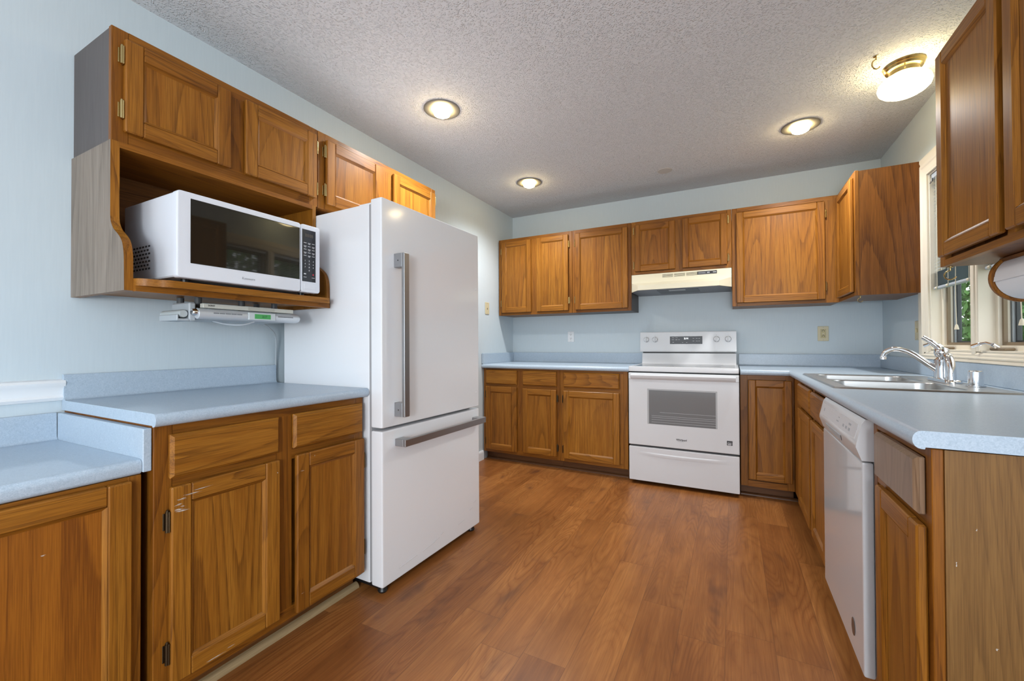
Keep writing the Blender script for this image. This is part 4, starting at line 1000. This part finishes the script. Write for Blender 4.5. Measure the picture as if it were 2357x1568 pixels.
# ------------------------------------------------------------------ ceiling lights
def downlight(label, x, y, p):
    t = thing('recessed_light', label, 'ceiling light', (x, y, ZC), group=None)
    m = MB(); m.lathe((x, y, ZC-.0005), (0, 0, -1), [(.104, 0), (.104, .003), (.098, .006), (.075, .006), (.060, .003), (.058, 0)], 48, 0, False, False); m.build('trim_ring', trimGrey, t)
    m = MB(); m.lathe((x, y, ZC-.001), (0, 0, -1), [(.049, 0), (.049, .020), (.045, .030), (.029, .039), (.005, .042)], 36, 0, False, True); m.build('bulb', bulbM, t)
    l = bpy.data.lights.new('recessed_lamp', 'SPOT'); l.energy = p; l.color = (.95, .975, 1); l.spot_size = math.radians(150); l.spot_blend = .8; l.shadow_soft_size = .05
    o = bpy.data.objects.new('recessed_lamp', l); C.objects.link(o); o.location = (x, y, ZC-.06)
downlight('lit recessed ceiling light above the refrigerator', -1.475, 1.952, 42)
downlight('lit recessed ceiling light near the far left corner', -1.50, 3.182, 39)
downlight('lit recessed ceiling light nearest the globe light', .388, 3.157, 40)
t = thing('globe_ceiling_light', 'lit white globe ceiling light with brass base above the sink', 'ceiling light', (.752, 2.70, ZC))
gx, gy = .752, 2.695
m = MB(); m.lathe((gx, gy, ZC-.0005), (0, 0, -1), [(.078, 0), (.080, .004), (.074, .012), (.076, .016), (.070, .026), (.058, .030), (.055, .050), (.050, .051)], 40); m.build('canopy', brass, t)
m = MB(); m.lathe((gx, gy, ZC-.046), (0, 0, -1), [(.050, 0), (.056, .008), (.080, .020), (.097, .038), (.102, .056), (.097, .074), (.083, .088), (.070, .092), (.066, .098), (.04, .108), (.005, .112)], 40); m.build('glass_globe', globeM, t)
for a in (.3, 2.4, 4.5):
    m = MB(); m.cyl((gx+.050*math.cos(a), gy+.05*math.sin(a), ZC-.043), (gx+.066*math.cos(a), gy+.066*math.sin(a), ZC-.043), .003, n=8); m.build('thumb_screw', brass, t)

m = MB(); m.lathe((-.46, 3.469, ZC-.0003), (0, 0, -1), [(.055, 0), (.053, .003), (.003, .0035)], 32)
tag(m.build('ceiling_patch', plain('patch_paint', (.58, .56, .53), .8)), 'faint round plaster patch on the ceiling above the range hood', 'patch')

# ------------------------------------------------------------------ outdoors
tag(MB().wbox(XR+.2, 30, -14, 22, -.9, -.8).build('lawn', grassM), 'green lawn outside the window', 'lawn', kind='stuff')
def tree(x, y, h, r, label, mat, seed):
    rd = random.Random(seed); t = thing('tree', label, 'tree', (x, y, -.8)); m = MB(); m.cyl((x, y, -.8), (x, y, h*.6), .12, .06, 10); m.build('trunk', barkM, t)
    m = MB(); vs = []; fs = []
    for i in range(8000):
        a, b, k = rd.uniform(0, 2*PI), math.acos(rd.uniform(-1, 1)), rd.uniform(.45, 1)**.5
        p = Vector((x+r*k*math.sin(b)*math.cos(a), y+r*k*math.sin(b)*math.sin(a), h*.55+h*.6*k*math.cos(b)))
        e1 = Vector((rd.gauss(0, 1), rd.gauss(0, 1), rd.gauss(0, 1))).normalized(); e2 = e1.cross(Vector((rd.gauss(0, 1), rd.gauss(0, 1), rd.gauss(0, 1)))).normalized()
        s_ = rd.uniform(.05, .10); n0 = len(vs); vs += [p-e1*s_, p+e2*s_*.5, p+e1*s_, p-e2*s_*.5]; fs.append((n0, n0+1, n0+2, n0+3))
    m.raw(vs, fs, 0, False); m.build('foliage', mat, t)
tree(3.7, 9.6, 3.6, 1.4, 'dense dark green tree outside the window over the sink', leafM2, 3)
tree(5.2, 12.6, 4.2, 1.5, 'tall bright green tree furthest outside the window', leafM, 4)
tree(7.4, 8.4, 3.8, 1.4, 'bright green tree beyond the lawn outside the window', leafM, 5)
tree(5.4, 5.0, 3.8, 1.5, 'dark green tree outside the window sash nearest the paper towel roll', leafM2, 6)

# repeats of a kind
GROUPS = {'recessed_light': 'recessed ceiling lights', 'wall_cabinet': 'oak wall cabinets', 'base_cabinet': 'oak base cabinets', 'countertop': 'blue laminate countertops',
          'window_blind': 'blinds of the kitchen window', 'cup_hook': 'brass hooks', 'electrical_outlet': 'wall outlets', 'tree': 'trees outside the window'}
for o in C.objects:
    if o.parent is None and 'label' in o:
        g = GROUPS.get(o.name.split('.')[0])
        if g: o['group'] = g
